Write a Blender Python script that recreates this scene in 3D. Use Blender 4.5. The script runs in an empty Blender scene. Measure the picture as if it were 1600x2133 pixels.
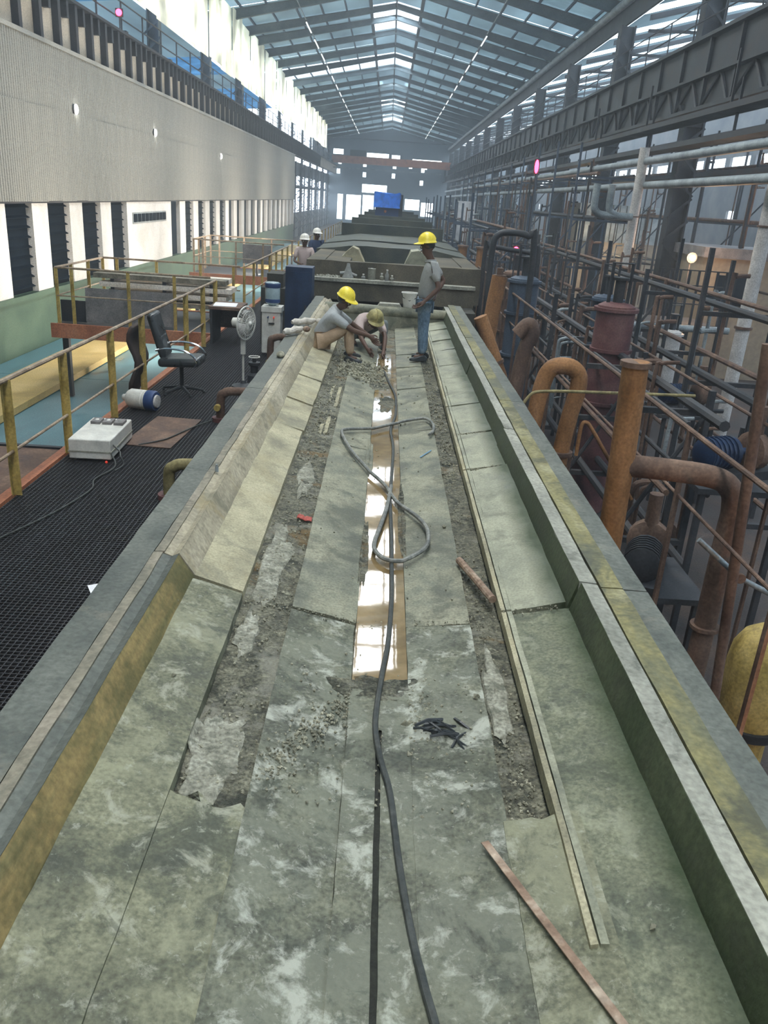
import bpy, math, random
from math import sin, cos, pi, radians, sqrt
from mathutils import Vector, Matrix, noise, Quaternion

random.seed(7)
SC = bpy.context.scene
COL = SC.collection

# ------------------------------------------------------------------ camera
th, ps, ro = radians(21.3), radians(1.07), radians(4.0)
F = Vector((sin(ps)*cos(th), cos(ps)*cos(th), -sin(th)))
r0 = Vector((cos(ps), -sin(ps), 0)); u0 = r0.cross(F)
R = r0*cos(ro) + u0*sin(ro); U = u0*cos(ro) - r0*sin(ro)
cam = bpy.data.cameras.new('camera'); camo = bpy.data.objects.new('camera', cam); COL.objects.link(camo)
cam.sensor_fit = 'VERTICAL'; cam.sensor_height = 24.0; cam.lens = 24.0*1674/2133
cam.clip_start = 0.05; cam.clip_end = 600
m = Matrix.Identity(4)
for i in range(3):
    m[i][0] = R[i]; m[i][1] = U[i]; m[i][2] = -F[i]
m[0][3], m[1][3], m[2][3] = 0, 0, 2.25
camo.matrix_world = m
SC.camera = camo

# ------------------------------------------------------------------ world, light, exposure
w = bpy.data.worlds.new('daylight'); SC.world = w; w.use_nodes = True
w.node_tree.nodes['Background'].inputs[0].default_value = (0.72, 0.86, 1.0, 1)
w.node_tree.nodes['Background'].inputs[1].default_value = 4.5
SC.view_settings.view_transform = 'Standard'
SC.view_settings.look = 'None'
SC.view_settings.exposure = 0.42
SC.view_settings.gamma = 1.0
SC.view_settings.use_curve_mapping = False
SC.cycles.use_adaptive_sampling = True
SC.cycles.adaptive_threshold = 0.03
SC.cycles.max_bounces = 7
SC.cycles.diffuse_bounces = 4
SC.cycles.glossy_bounces = 3
SC.cycles.volume_bounces = 0
SC.cycles.sample_clamp_indirect = 6
SC.cycles.caustics_reflective = False
SC.cycles.caustics_refractive = False

# daylight coming down through the ridge skylights (roof openings at these Y ranges)
SKY = [(-16.5, -13.5), (-11.5, -8.5), (-6.8, -3.8), (-2.0, 1.0), (3.2, 6.2), (8.2, 11.0), (13.2, 16.2), (18.2, 21.2), (23.2, 26.2), (28.0, 31.0), (32.4, 35.5), (37.5, 40.2), (42.6, 44.9)]
def area(x, y, z, sx, sy, power, col, rot=(0, 0, 0)):
    l = bpy.data.lights.new('skylight_and_fill', 'AREA'); l.shape = 'RECTANGLE'; l.size = sx; l.size_y = sy
    l.energy = power; l.color = col
    o = bpy.data.objects.new('skylight_and_fill', l); o.location = (x, y, z); o.rotation_euler = rot; COL.objects.link(o)
for a, b in SKY:
    area(-0.05, (a+b)/2, 12.93, 2.9, b-a, 11.5*pi*2.9*(b-a), (1.0, 0.99, 0.93))
for a, b in [(56, 61), (72.5, 78), (88, 93), (104, 110), (120, 126)]:
    area(-0.3, (a+b)/2, 12.8, 3.0, b-a, 9*pi*3*(b-a), (0.78, 0.9, 1.0))

# added warm-white fill lights, unseen, low in the pit, brightening the left wall
for y, e in ((21, 420), (29, 480), (38, 480), (48, 440), (60, 400), (72, 320)):
    area(-4.6, y, -1.2, 6.0, .5, e, (1, .9, .76), (0, radians(112), 0))
# ------------------------------------------------------------------ helpers
WLOC = {}
def tagp(o, label=None, cat=None, group=None, kind=None):
    if label: o['label'] = label
    if cat: o['category'] = cat
    if group: o['group'] = group
    if kind: o['kind'] = kind
    return o
def thing(name, loc=(0, 0, 0), label=None, cat=None, group=None, kind=None):
    o = bpy.data.objects.new(name, None); COL.objects.link(o); o.location = loc
    o.empty_display_size = 0.2
    WLOC[o.name] = Vector(loc)
    return tagp(o, label, cat, group, kind)

class MB:
    def __init__(s): s.v = []; s.f = []
    def add(s, vs, fs):
        b = len(s.v); s.v += [tuple(v) for v in vs]; s.f += [tuple(b+i for i in f) for f in fs]; return s
    def box(s, x0, x1, y0, y1, z0, z1):
        return s.add([(x0,y0,z0),(x1,y0,z0),(x1,y1,z0),(x0,y1,z0),(x0,y0,z1),(x1,y0,z1),(x1,y1,z1),(x0,y1,z1)],
                     [(0,3,2,1),(4,5,6,7),(0,1,5,4),(1,2,6,5),(2,3,7,6),(3,0,4,7)])
    def obox(s, c, sz, rot=(0, 0, 0), bev=0):
        from mathutils import Euler
        e = Euler(rot).to_matrix(); c = Vector(c); hx, hy, hz = sz[0]/2, sz[1]/2, sz[2]/2
        vs = [c + e @ Vector((a*hx, b*hy, d*hz)) for d in (-1, 1) for a, b in ((-1,-1),(1,-1),(1,1),(-1,1))]
        return s.add(vs, [(0,3,2,1),(4,5,6,7),(0,1,5,4),(1,2,6,5),(2,3,7,6),(3,0,4,7)])
    def prism(s, poly, y0, y1):           # poly in (x,z), extruded along Y
        n = len(poly)
        vs = [(x, y0, z) for x, z in poly] + [(x, y1, z) for x, z in poly]
        return s.add(vs, [tuple(range(n-1, -1, -1)), tuple(range(n, 2*n))] + [(i, (i+1) % n, n+(i+1) % n, n+i) for i in range(n)])
    def prismz(s, poly, z0, z1):
        n = len(poly)
        vs = [(x, y, z0) for x, y in poly] + [(x, y, z1) for x, y in poly]
        return s.add(vs, [tuple(range(n-1, -1, -1)), tuple(range(n, 2*n))] + [(i, (i+1) % n, n+(i+1) % n, n+i) for i in range(n)])
    def tube(s, pts, r, n=10, cap=True):
        pts = [Vector(p) for p in pts]; k = len(pts)
        rs = r if isinstance(r, (list, tuple)) else [r]*k
        t0 = (pts[1]-pts[0]).normalized()
        a = Vector((0, 0, 1)) if abs(t0.z) < .9 else Vector((1, 0, 0))
        u = t0.cross(a).normalized(); prev = t0; vs = []
        for i, p in enumerate(pts):
            t = (pts[min(i+1, k-1)] - pts[max(i-1, 0)])
            t = t.normalized() if t.length > 1e-9 else prev
            q = prev.rotation_difference(t); u = q @ u; u = (u - t*u.dot(t)).normalized(); prev = t
            v = t.cross(u)
            for j in range(n):
                an = 2*pi*j/n; vs.append(p + (u*cos(an) + v*sin(an))*rs[i])
        fs = [(i*n+j, i*n+(j+1) % n, (i+1)*n+(j+1) % n, (i+1)*n+j) for i in range(k-1) for j in range(n)]
        if cap: fs += [tuple(range(n-1, -1, -1)), tuple((k-1)*n+j for j in range(n))]
        return s.add(vs, fs)
    def cyl(s, p0, p1, r, r2=None, n=14):
        return s.tube([p0, p1], [r, r if r2 is None else r2], n)
    def lathe(s, c, prof, n=20, ax=(0, 0, 1)):   # prof [(r,h)] along axis
        q = Vector((0, 0, 1)).rotation_difference(Vector(ax).normalized()); c = Vector(c); vs = []
        for r, h in prof:
            for j in range(n):
                an = 2*pi*j/n; vs.append(c + q @ Vector((r*cos(an), r*sin(an), h)))
        k = len(prof)
        fs = [(i*n+j, i*n+(j+1) % n, (i+1)*n+(j+1) % n, (i+1)*n+j) for i in range(k-1) for j in range(n)]
        fs += [tuple(range(n-1, -1, -1)), tuple((k-1)*n+j for j in range(n))]
        return s.add(vs, fs)
    def ball(s, c, rx, ry=None, rz=None, n=12, mrings=8, q=None):
        ry = ry or rx; rz = rz or rx; c = Vector(c); vs = [Vector((0, 0, -rz))]
        for i in range(1, mrings):
            a = -pi/2 + pi*i/mrings
            for j in range(n):
                b = 2*pi*j/n; vs.append(Vector((rx*cos(a)*cos(b), ry*cos(a)*sin(b), rz*sin(a))))
        vs.append(Vector((0, 0, rz)))
        if q: vs = [q @ v for v in vs]
        vs = [c+v for v in vs]; L = len(vs)-1
        fs = [(0, 1+(j+1) % n, 1+j) for j in range(n)]
        fs += [(1+i*n+j, 1+i*n+(j+1) % n, 1+(i+1)*n+(j+1) % n, 1+(i+1)*n+j) for i in range(mrings-2) for j in range(n)]
        fs += [(L, 1+(mrings-2)*n+j, 1+(mrings-2)*n+(j+1) % n) for j in range(n)]
        return s.add(vs, fs)
    def mesh(s, name, mat, off=(0, 0, 0), smooth=True, ang=35):
        me = bpy.data.meshes.new(name); off = Vector(off)
        me.from_pydata([tuple(Vector(v)-off) for v in s.v], [], s.f); me.update()
        if mat: me.materials.append(mat)
        if smooth:
            me.shade_smooth(); me.set_sharp_from_angle(angle=radians(ang))
        return me
    def build(s, name, mat, parent=None, label=None, cat=None, group=None, kind=None, loc=None, smooth=True, ang=35):
        base = WLOC[parent.name] if parent else Vector((0, 0, 0))
        org = Vector(loc) if loc is not None else base
        me = s.mesh(name, mat, org, smooth, ang)
        o = bpy.data.objects.new(name, me); COL.objects.link(o)
        if parent: o.parent = parent
        o.location = org - base
        WLOC[o.name] = org
        return tagp(o, label, cat, group, kind)
def inst(src, name=None, loc=None, parent=None, rot=None, scale=None):
    o = src.copy(); 
    if name: o.name = name
    COL.objects.link(o)
    if parent: o.parent = parent
    if loc is not None: o.location = loc
    if rot is not None: o.rotation_euler = rot
    if scale is not None: o.scale = scale
    for k in ('label',):
        if parent and k in o: del o[k]
    return o
def copy_tree(o, parent=None):
    c = o.copy(); COL.objects.link(c)
    if parent: c.parent = parent
    WLOC[c.name] = WLOC.get(o.name, Vector())
    for ch in list(o.children): copy_tree(ch, c)
    return c

# ------------------------------------------------------------------ materials
def nmat(name, cols, scale=3.0, rough=0.8, metal=0.0, bump=0.3, detail=8, stretch=(1, 1, 1), fine=40.0, fineamt=0.25, rvar=0.15, bdist=0.01, stops=None, distort=0.3, spec=0.4, patches=(), edge=None):
    mt = bpy.data.materials.new(name); mt.use_nodes = True; nt = mt.node_tree; N = nt.nodes; L = nt.links
    b = N['Principled BSDF']; tc = N.new('ShaderNodeTexCoord'); mp = N.new('ShaderNodeMapping')
    mp.inputs['Scale'].default_value = stretch; L.new(tc.outputs['Object'], mp.inputs[0])
    n1 = N.new('ShaderNodeTexNoise'); n1.inputs['Scale'].default_value = scale; n1.inputs['Detail'].default_value = detail
    n1.inputs['Roughness'].default_value = 0.62; n1.inputs['Distortion'].default_value = distort
    L.new(mp.outputs[0], n1.inputs[0])
    rp = N.new('ShaderNodeValToRGB'); L.new(n1.outputs[0], rp.inputs[0])
    if len(cols) == 1: cols = [cols[0], cols[0]]
    st = stops or [0.32 + 0.36*i/(len(cols)-1) for i in range(len(cols))]
    cr = rp.color_ramp
    cr.elements[0].position = st[0]; cr.elements[0].color = (*cols[0], 1)
    cr.elements[1].position = st[-1]; cr.elements[1].color = (*cols[-1], 1)
    for c, p in zip(cols[1:-1], st[1:-1]):
        e = cr.elements.new(p); e.color = (*c, 1)
    n2 = N.new('ShaderNodeTexNoise'); n2.inputs['Scale'].default_value = fine; n2.inputs['Detail'].default_value = 4
    L.new(tc.outputs['Object'], n2.inputs[0])
    mr = N.new('ShaderNodeMapRange'); mr.inputs[1].default_value = .3; mr.inputs[2].default_value = .7
    mr.inputs[3].default_value = 1-fineamt; mr.inputs[4].default_value = 1+fineamt
    L.new(n2.outputs[0], mr.inputs[0])
    mx = N.new('ShaderNodeVectorMath'); mx.operation = 'SCALE'
    L.new(rp.outputs[0], mx.inputs[0]); L.new(mr.outputs[0], mx.inputs['Scale'])
    last = mx.outputs[0]
    for k, (pc, psc, lo, hi, amt) in enumerate(patches):
        n3 = N.new('ShaderNodeTexNoise'); n3.inputs['Scale'].default_value = psc; n3.inputs['Detail'].default_value = 7; n3.inputs['Roughness'].default_value = .7; n3.inputs['Distortion'].default_value = .4
        of = N.new('ShaderNodeVectorMath'); of.operation = 'ADD'; of.inputs[1].default_value = (7.3*k+3, 2.1*k, 5.7*k)
        L.new(tc.outputs['Object'], of.inputs[0]); L.new(of.outputs[0], n3.inputs[0])
        r3 = N.new('ShaderNodeMapRange'); r3.inputs[1].default_value = lo-.02; r3.inputs[2].default_value = lo+(hi-lo)*.55; r3.inputs[4].default_value = amt; L.new(n3.outputs[0], r3.inputs[0])
        mi = N.new('ShaderNodeMix'); mi.data_type = 'RGBA'; L.new(r3.outputs[0], mi.inputs[0]); L.new(last, mi.inputs[6]); mi.inputs[7].default_value = (*pc, 1)
        last = mi.outputs[2]
    if edge:                      # a darker tint that follows the foot of the wall
        ec, xa, xb, amt = edge
        sx = N.new('ShaderNodeSeparateXYZ'); L.new(tc.outputs['Object'], sx.inputs[0])
        wn = N.new('ShaderNodeMath'); wn.operation = 'MULTIPLY_ADD'; wn.inputs[1].default_value = .16; wn.inputs[2].default_value = -.08; L.new(n1.outputs[0], wn.inputs[0])
        wa = N.new('ShaderNodeMath'); wa.operation = 'ADD'; L.new(sx.outputs[0], wa.inputs[0]); L.new(wn.outputs[0], wa.inputs[1])
        er = N.new('ShaderNodeMapRange'); er.inputs[1].default_value = xa; er.inputs[2].default_value = xb; er.inputs[4].default_value = amt; L.new(wa.outputs[0], er.inputs[0])
        em = N.new('ShaderNodeMix'); em.data_type = 'RGBA'; L.new(er.outputs[0], em.inputs[0]); L.new(last, em.inputs[6]); em.inputs[7].default_value = (*ec, 1)
        last = em.outputs[2]
    L.new(last, b.inputs['Base Color'])
    m2 = N.new('ShaderNodeMapRange'); m2.inputs[1].default_value = .3; m2.inputs[2].default_value = .7
    m2.inputs[3].default_value = max(0.02, rough-rvar); m2.inputs[4].default_value = min(1, rough+rvar)
    L.new(n1.outputs[0], m2.inputs[0]); L.new(m2.outputs[0], b.inputs['Roughness'])
    b.inputs['Metallic'].default_value = metal
    b.inputs['Specular IOR Level'].default_value = spec
    if bump > 0:
        ad = N.new('ShaderNodeMath'); ad.operation = 'ADD'; L.new(n1.outputs[0], ad.inputs[0]); L.new(n2.outputs[0], ad.inputs[1])
        bp = N.new('ShaderNodeBump'); bp.inputs['Strength'].default_value = bump; bp.inputs['Distance'].default_value = bdist
        L.new(ad.outputs[0], bp.inputs['Height']); L.new(bp.outputs[0], b.inputs['Normal'])
    return mt
def pmat(name, col, rough=0.6, metal=0.0, emit=0, trans=0.0, var=0.18, scale=6, bump=0.1, alpha=None, spec=0.4):
    c2 = tuple(min(1, c*(1+var)) for c in col); c1 = tuple(c*(1-var) for c in col)
    mt = nmat(name, [c1, col, c2], scale=scale, rough=rough, metal=metal, bump=bump, fineamt=0.08, fine=60, spec=spec)
    b = mt.node_tree.nodes['Principled BSDF']
    if emit:
        b.inputs['Emission Color'].default_value = (*col, 1); b.inputs['Emission Strength'].default_value = emit
    if trans: b.inputs['Transmission Weight'].default_value = trans
    return mt
def translucent(name, refl, tr, scale=2.0, stretch=(1, 1, 1)):
    mt = bpy.data.materials.new(name); mt.use_nodes = True; nt = mt.node_tree; N = nt.nodes; L = nt.links
    N.remove(N['Principled BSDF']); out = N['Material Output']
    d = N.new('ShaderNodeBsdfDiffuse'); t = N.new('ShaderNodeBsdfTranslucent'); a = N.new('ShaderNodeAddShader')
    tc = N.new('ShaderNodeTexCoord'); n = N.new('ShaderNodeTexNoise'); n.inputs['Scale'].default_value = scale; n.inputs['Detail'].default_value = 6
    mp = N.new('ShaderNodeMapping'); mp.inputs['Scale'].default_value = stretch
    L.new(tc.outputs['Object'], mp.inputs[0]); L.new(mp.outputs[0], n.inputs[0])
    for sh, c in ((d, refl), (t, tr)):
        mr = N.new('ShaderNodeMapRange'); mr.inputs[1].default_value = .3; mr.inputs[2].default_value = .7; mr.inputs[3].default_value = .6; mr.inputs[4].default_value = 1.4
        L.new(n.outputs[0], mr.inputs[0]); v = N.new('ShaderNodeVectorMath'); v.operation = 'SCALE'; v.inputs[0].default_value = c
        L.new(mr.outputs[0], v.inputs['Scale']); L.new(v.outputs[0], sh.inputs[0])
    L.new(d.outputs[0], a.inputs[0]); L.new(t.outputs[0], a.inputs[1]); L.new(a.outputs[0], out.inputs[0])
    return mt

T = {}
DK, PL, OC, MS = (.045, .05, .038), (.4, .39, .3), (.3, .24, .12), (.1, .13, .055)
T['slab'] = nmat('acid_slab', [(.10,.105,.08), (.18,.185,.135), (.255,.25,.18), (.33,.32,.235)], scale=3.2, rough=.72, bump=.4, bdist=.006, fine=80, fineamt=.28, stops=[.3,.45,.56,.72], patches=[(DK, 2.3, .52, .66, .55), (PL, 4, .6, .75, .35)])
T['slab_l'] = nmat('ochre_slab', [(.16,.15,.1), (.3,.275,.18), (.41,.375,.25), (.5,.455,.32)], scale=3.0, rough=.75, bump=.4, bdist=.006, fine=80, fineamt=.22, stops=[.28,.42,.56,.74], patches=[((.1,.105,.08), 2.6, .52, .7, .5), (OC, 1.5, .55, .7, .3)])
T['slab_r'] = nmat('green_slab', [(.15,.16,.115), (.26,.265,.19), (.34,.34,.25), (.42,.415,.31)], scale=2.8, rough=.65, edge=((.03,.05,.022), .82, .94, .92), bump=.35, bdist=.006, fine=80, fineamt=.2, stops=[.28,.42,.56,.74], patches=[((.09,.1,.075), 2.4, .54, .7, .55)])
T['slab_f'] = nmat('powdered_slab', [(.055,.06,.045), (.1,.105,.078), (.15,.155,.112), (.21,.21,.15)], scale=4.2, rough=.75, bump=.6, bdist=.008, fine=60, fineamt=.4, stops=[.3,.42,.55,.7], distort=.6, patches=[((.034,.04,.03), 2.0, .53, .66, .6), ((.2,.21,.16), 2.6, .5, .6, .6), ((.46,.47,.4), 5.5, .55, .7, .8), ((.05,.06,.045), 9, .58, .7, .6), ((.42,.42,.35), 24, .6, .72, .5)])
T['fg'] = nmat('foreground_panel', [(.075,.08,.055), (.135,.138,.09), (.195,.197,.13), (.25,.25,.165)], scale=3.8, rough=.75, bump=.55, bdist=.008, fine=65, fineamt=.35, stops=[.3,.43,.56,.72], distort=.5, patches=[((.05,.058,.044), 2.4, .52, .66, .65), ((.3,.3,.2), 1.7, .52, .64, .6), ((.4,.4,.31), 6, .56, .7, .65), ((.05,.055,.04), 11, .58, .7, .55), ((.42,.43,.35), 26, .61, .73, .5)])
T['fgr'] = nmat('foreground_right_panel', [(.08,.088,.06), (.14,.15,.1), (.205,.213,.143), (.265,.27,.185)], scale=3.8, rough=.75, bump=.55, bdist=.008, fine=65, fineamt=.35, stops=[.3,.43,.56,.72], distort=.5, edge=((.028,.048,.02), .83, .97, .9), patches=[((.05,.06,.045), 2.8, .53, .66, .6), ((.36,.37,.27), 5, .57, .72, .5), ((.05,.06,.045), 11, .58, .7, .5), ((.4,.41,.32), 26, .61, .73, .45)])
T['bed'] = nmat('debris_bed', [(.055,.056,.042), (.125,.122,.09), (.2,.195,.14), (.3,.29,.21)], scale=12, rough=.8, bump=.9, bdist=.03, fine=70, fineamt=.5, stops=[.32,.45,.58,.7], distort=1.2, patches=[((.025,.03,.022), 6, .54, .66, .8), ((.33,.32,.26), 4, .56, .7, .6), ((.2,.12,.04), 2.1, .6, .7, .7)])
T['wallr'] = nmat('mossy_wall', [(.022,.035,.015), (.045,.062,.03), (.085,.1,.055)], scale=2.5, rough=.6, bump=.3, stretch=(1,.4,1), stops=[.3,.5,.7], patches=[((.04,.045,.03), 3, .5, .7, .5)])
T['walll'] = nmat('ochre_wall', [(.09,.09,.035), (.19,.16,.065), (.3,.22,.09), (.13,.13,.06)], scale=2.3, rough=.7, bump=.3, stretch=(1,.3,3), stops=[.3,.45,.58,.7], patches=[((.07,.075,.03), 2.2, .5, .68, .6)])
T['curbpale'] = nmat('pale_curb', [(.17,.175,.145), (.28,.28,.235), (.39,.385,.32)], scale=3, rough=.7, bump=.4, stretch=(1,.5,1), patches=[(DK, 5, .58, .72, .5)])
T['curbmoss'] = nmat('mossy_curb', [(.07,.075,.05), (.14,.14,.08), (.22,.2,.09), (.31,.29,.17)], scale=3.2, rough=.75, bump=.4, stretch=(1,.45,1), patches=[((.06,.065,.05), 2.5, .52, .68, .7)])
T['curbdark'] = nmat('grey_flange', [(.065,.075,.066), (.115,.125,.108), (.17,.18,.155)], scale=3.2, rough=.7, bump=.4, stretch=(1,.6,1), patches=[((.24,.22,.17), 3, .6, .74, .5), ((.04,.05,.04), 4, .57, .7, .5)])
T['curbpink'] = nmat('worn_curb', [(.11,.11,.085), (.22,.2,.15), (.33,.29,.23)], scale=4.4, rough=.75, bump=.4, stretch=(1,.4,1), patches=[(DK, 5, .56, .7, .5)])
T['cream'] = nmat('cream_curb', [(.2,.18,.13), (.36,.32,.23), (.47,.43,.33)], scale=3, rough=.75, bump=.4, stretch=(1,.35,1), patches=[((.13,.13,.09), 4, .55, .7, .6), (OC, 2, .56, .68, .5)])
T['gap'] = nmat('dark_joint', [(.012,.014,.012), (.035,.038,.03)], scale=12, rough=.85, bump=.8)
T['conc'] = nmat('weathered_concrete', [(.045,.042,.03), (.095,.085,.06), (.155,.135,.095)], scale=1.5, rough=.85, bump=.4)
T['darkwall'] = nmat('dark_tank_side', [(.03,.032,.03), (.07,.068,.055)], scale=1.5, rough=.85)
T['floor'] = nmat('oily_floor', [(.02,.017,.017), (.045,.035,.032), (.085,.058,.045), (.11,.09,.075)], scale=.9, rough=.7, bump=.5, bdist=.03, stops=[.3,.5,.62,.78])
T['steel'] = nmat('dark_steel', [(.013,.017,.022), (.032,.036,.043), (.065,.06,.06)], scale=1.3, rough=.6, bump=.1)
T['bsteel'] = nmat('blue_steel', [(.025,.04,.065), (.05,.075,.115), (.09,.12,.16)], scale=1.0, rough=.6, bump=.1)
T['raft'] = nmat('rafter_paint', [(.05,.075,.09), (.09,.12,.135), (.14,.17,.18)], scale=.8, rough=.7, bump=0)
T['orange'] = nmat('orange_pipe', [(.12,.055,.02), (.28,.13,.045), (.4,.2,.085)], scale=3, rough=.7, bump=.3, stretch=(1,1,.4))
T['brownp'] = nmat('brown_pipe', [(.06,.035,.028), (.13,.078,.055), (.24,.155,.11)], scale=3, rough=.75, bump=.3, stretch=(1,1,.5))
T['yellow'] = nmat('yellow_paint', [(.2,.14,.03), (.46,.34,.1), (.6,.46,.17)], scale=4, rough=.6, bump=.2, stretch=(1,1,.5))
T['rail'] = nmat('worn_handrail', [(.13,.09,.06), (.3,.22,.15), (.42,.34,.25)], scale=5, rough=.55, bump=.15)
T['galv'] = nmat('galvanised_pipe', [(.12,.15,.17), (.24,.28,.3), (.38,.43,.45)], scale=1.6, rough=.5, metal=.2, bump=.1)
T['whitep'] = nmat('white_pipe', [(.35,.33,.32), (.52,.5,.48), (.66,.64,.62)], scale=2, rough=.5, bump=.1)
T['maroon'] = nmat('maroon_tank', [(.05,.02,.025), (.12,.045,.045), (.18,.09,.08)], scale=1.6, rough=.65, bump=.2)
T['clad'] = nmat('cladding', [(.2,.21,.2), (.33,.33,.3), (.42,.41,.37)], scale=.35, rough=.6, bump=.05, stretch=(1,1,.3))
T['girder'] = nmat('beige_girder', [(.3,.26,.2), (.44,.39,.31), (.52,.47,.39)], scale=.6, rough=.75, bump=.05)
T['white'] = nmat('white_pillar', [(.6,.58,.55), (.74,.72,.7), (.82,.8,.78)], scale=.8, rough=.6, bump=.05)
T['green'] = nmat('green_plinth', [(.04,.085,.06), (.075,.13,.09), (.11,.17,.12)], scale=.9, rough=.7, bump=.1)
T['teal'] = nmat('teal_tank', [(.05,.13,.16), (.1,.22,.26), (.2,.32,.35)], scale=.8, rough=.4, bump=.1, stretch=(1,.5,1))
T['ylw2'] = nmat('ochre_beam', [(.36,.25,.08), (.55,.4,.15), (.66,.5,.24)], scale=.8, rough=.6, bump=.05)
T['ypale'] = nmat('faded_yellow', [(.12,.1,.04), (.26,.22,.1), (.36,.3,.15)], scale=5, rough=.7)
T['red_o'] = nmat('red_oxide', [(.28,.09,.045), (.44,.16,.08), (.5,.22,.12)], scale=2, rough=.65, bump=.1)
T['grate'] = pmat('grating_steel', (.055, .055, .062), rough=.5, metal=.4)
T['louver'] = nmat('dark_louver', [(.004,.008,.014), (.009,.016,.026)], scale=1.5, rough=.9, bump=0, spec=.05)
T['board'] = nmat('grey_board', [(.12,.115,.12), (.2,.19,.19), (.27,.25,.25)], scale=4, rough=.8, bump=.2)
T['plank'] = nmat('pale_timber', [(.62,.54,.43), (.78,.7,.6), (.85,.8,.73)], scale=3, rough=.7, bump=.1, stretch=(.3,3,3))
T['rust'] = nmat('rust', [(.13,.075,.05), (.27,.18,.125), (.45,.36,.28)], scale=9, rough=.75, bump=.3)
T['black'] = pmat('black_leather', (.03, .035, .038), rough=.35)
T['chrome'] = pmat('chrome', (.75, .77, .8), rough=.15, metal=1.0, bump=0)
T['plastic'] = pmat('white_plastic', (.66, .65, .6), rough=.45)
T['hose'] = nmat('hose_rubber', [(.08,.085,.08), (.17,.175,.16), (.3,.3,.27)], scale=14, rough=.5, bump=.2)
T['stone'] = nmat('rubble', [(.12,.12,.09), (.27,.26,.19), (.44,.42,.32)], scale=11, rough=.9, bump=.5)
T['helmet'] = pmat('yellow_helmet', (.9, .72, .06), rough=.35, var=.05)
T['skin'] = pmat('skin', (.11, .06, .042), rough=.55, var=.1)
T['roof'] = translucent('roof_sheet', (.19, .225, .225), (.03, .045, .05), scale=.35, stretch=(1, .3, 1))
T['roof2'] = translucent('roof_sheet_pale', (.2, .24, .25), (.045, .064, .072), scale=.35, stretch=(1, .3, 1))
T['frp'] = translucent('frp_sheet', (.3, .3, .26), (.9, .85, .72), scale=.5)
T['bluebay'] = translucent('blue_bay_sheet', (.06, .12, .2), (.02, .06, .11), scale=.8)
T['glass'] = translucent('skylight_sheet', (.3, .32, .33), (.42, .45, .47), scale=.8)

# ------------------------------------------------------------------ setting
RZ, RXC, SL = 13.0, -0.3, 0.2             # ridge height, ridge x, roof slope
def roofz(x): return RZ - abs(x-RXC)*SL
XL, XR, YN, YF = -10.7, 9.8, -18.0, 147.0

MB().box(-30, 34, YN, YF+3, -2.7, -2.5).build('floor', T['floor'], kind='structure')

ceil = thing('ceiling', (RXC, 0, RZ), kind='structure')
bays = [-18, -13.3, -8.3, -3.4, 1.3, 6.4, 11.3, 16.4, 21.4, 26.4, 31.3, 36, 41, 45.4, 50, 54.7, 57.9, 62.5, 67.4, 72.2, 78.2, 83.9, 89.5, 94.7, 99.6, 104.2, 109.8, 115.5, 121.8, 131.1, 139, 147]
def corr_sheet(xa, za, xb, zb, ya, yb, pitch=.45, h=.05):
    """corrugated sheet, ribs running along the slope"""
    n = max(2, int((yb-ya)/pitch)); mb = MB(); vs = []
    for i in range(n*2+1):
        y = ya + (yb-ya)*i/(n*2); d = h if i % 2 else 0
        vs += [(xa, y, za+d), (xb, y, zb+d)]
    fs = [(2*i, 2*i+2, 2*i+3, 2*i+1) for i in range(n*2)]
    return mb.add(vs, fs)
MW = 1.55                                   # half width of ridge skylight band
for i in range(len(bays)-1):
    a, b = bays[i], bays[i+1]
    mt = T['roof2'] if i % 2 else T['roof']
    bright = (a in (72.2,))
    for s in (-1, 1):
        xe = XL if s < 0 else XR
        xi = RXC + s*MW
        corr_sheet(xi, roofz(xi), xe, roofz(xe), a, b-(.1 if i % 4 == 1 else 0)).build('roof_sheet', T['glass'] if (bright and s < 0) else mt, ceil, smooth=False)
        if bright and s > 0: pass
    # ridge sheets: translucent where skylights
    sk = [q for q in SKY if q[0] >= a-2.6 and q[1] <= b+2.6]
    if a >= 50:
        m2 = T['glass'] if a in (54.7, 57.9, 72.2, 88, 104.2, 121.8) else T['roof2']
        corr_sheet(RXC-MW, roofz(RXC-MW), RXC, RZ, a, b).build('ridge_sheet', m2, ceil, smooth=False)
        corr_sheet(RXC, RZ, RXC+MW, roofz(RXC+MW), a, b).build('ridge_sheet', m2, ceil, smooth=False)
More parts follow.
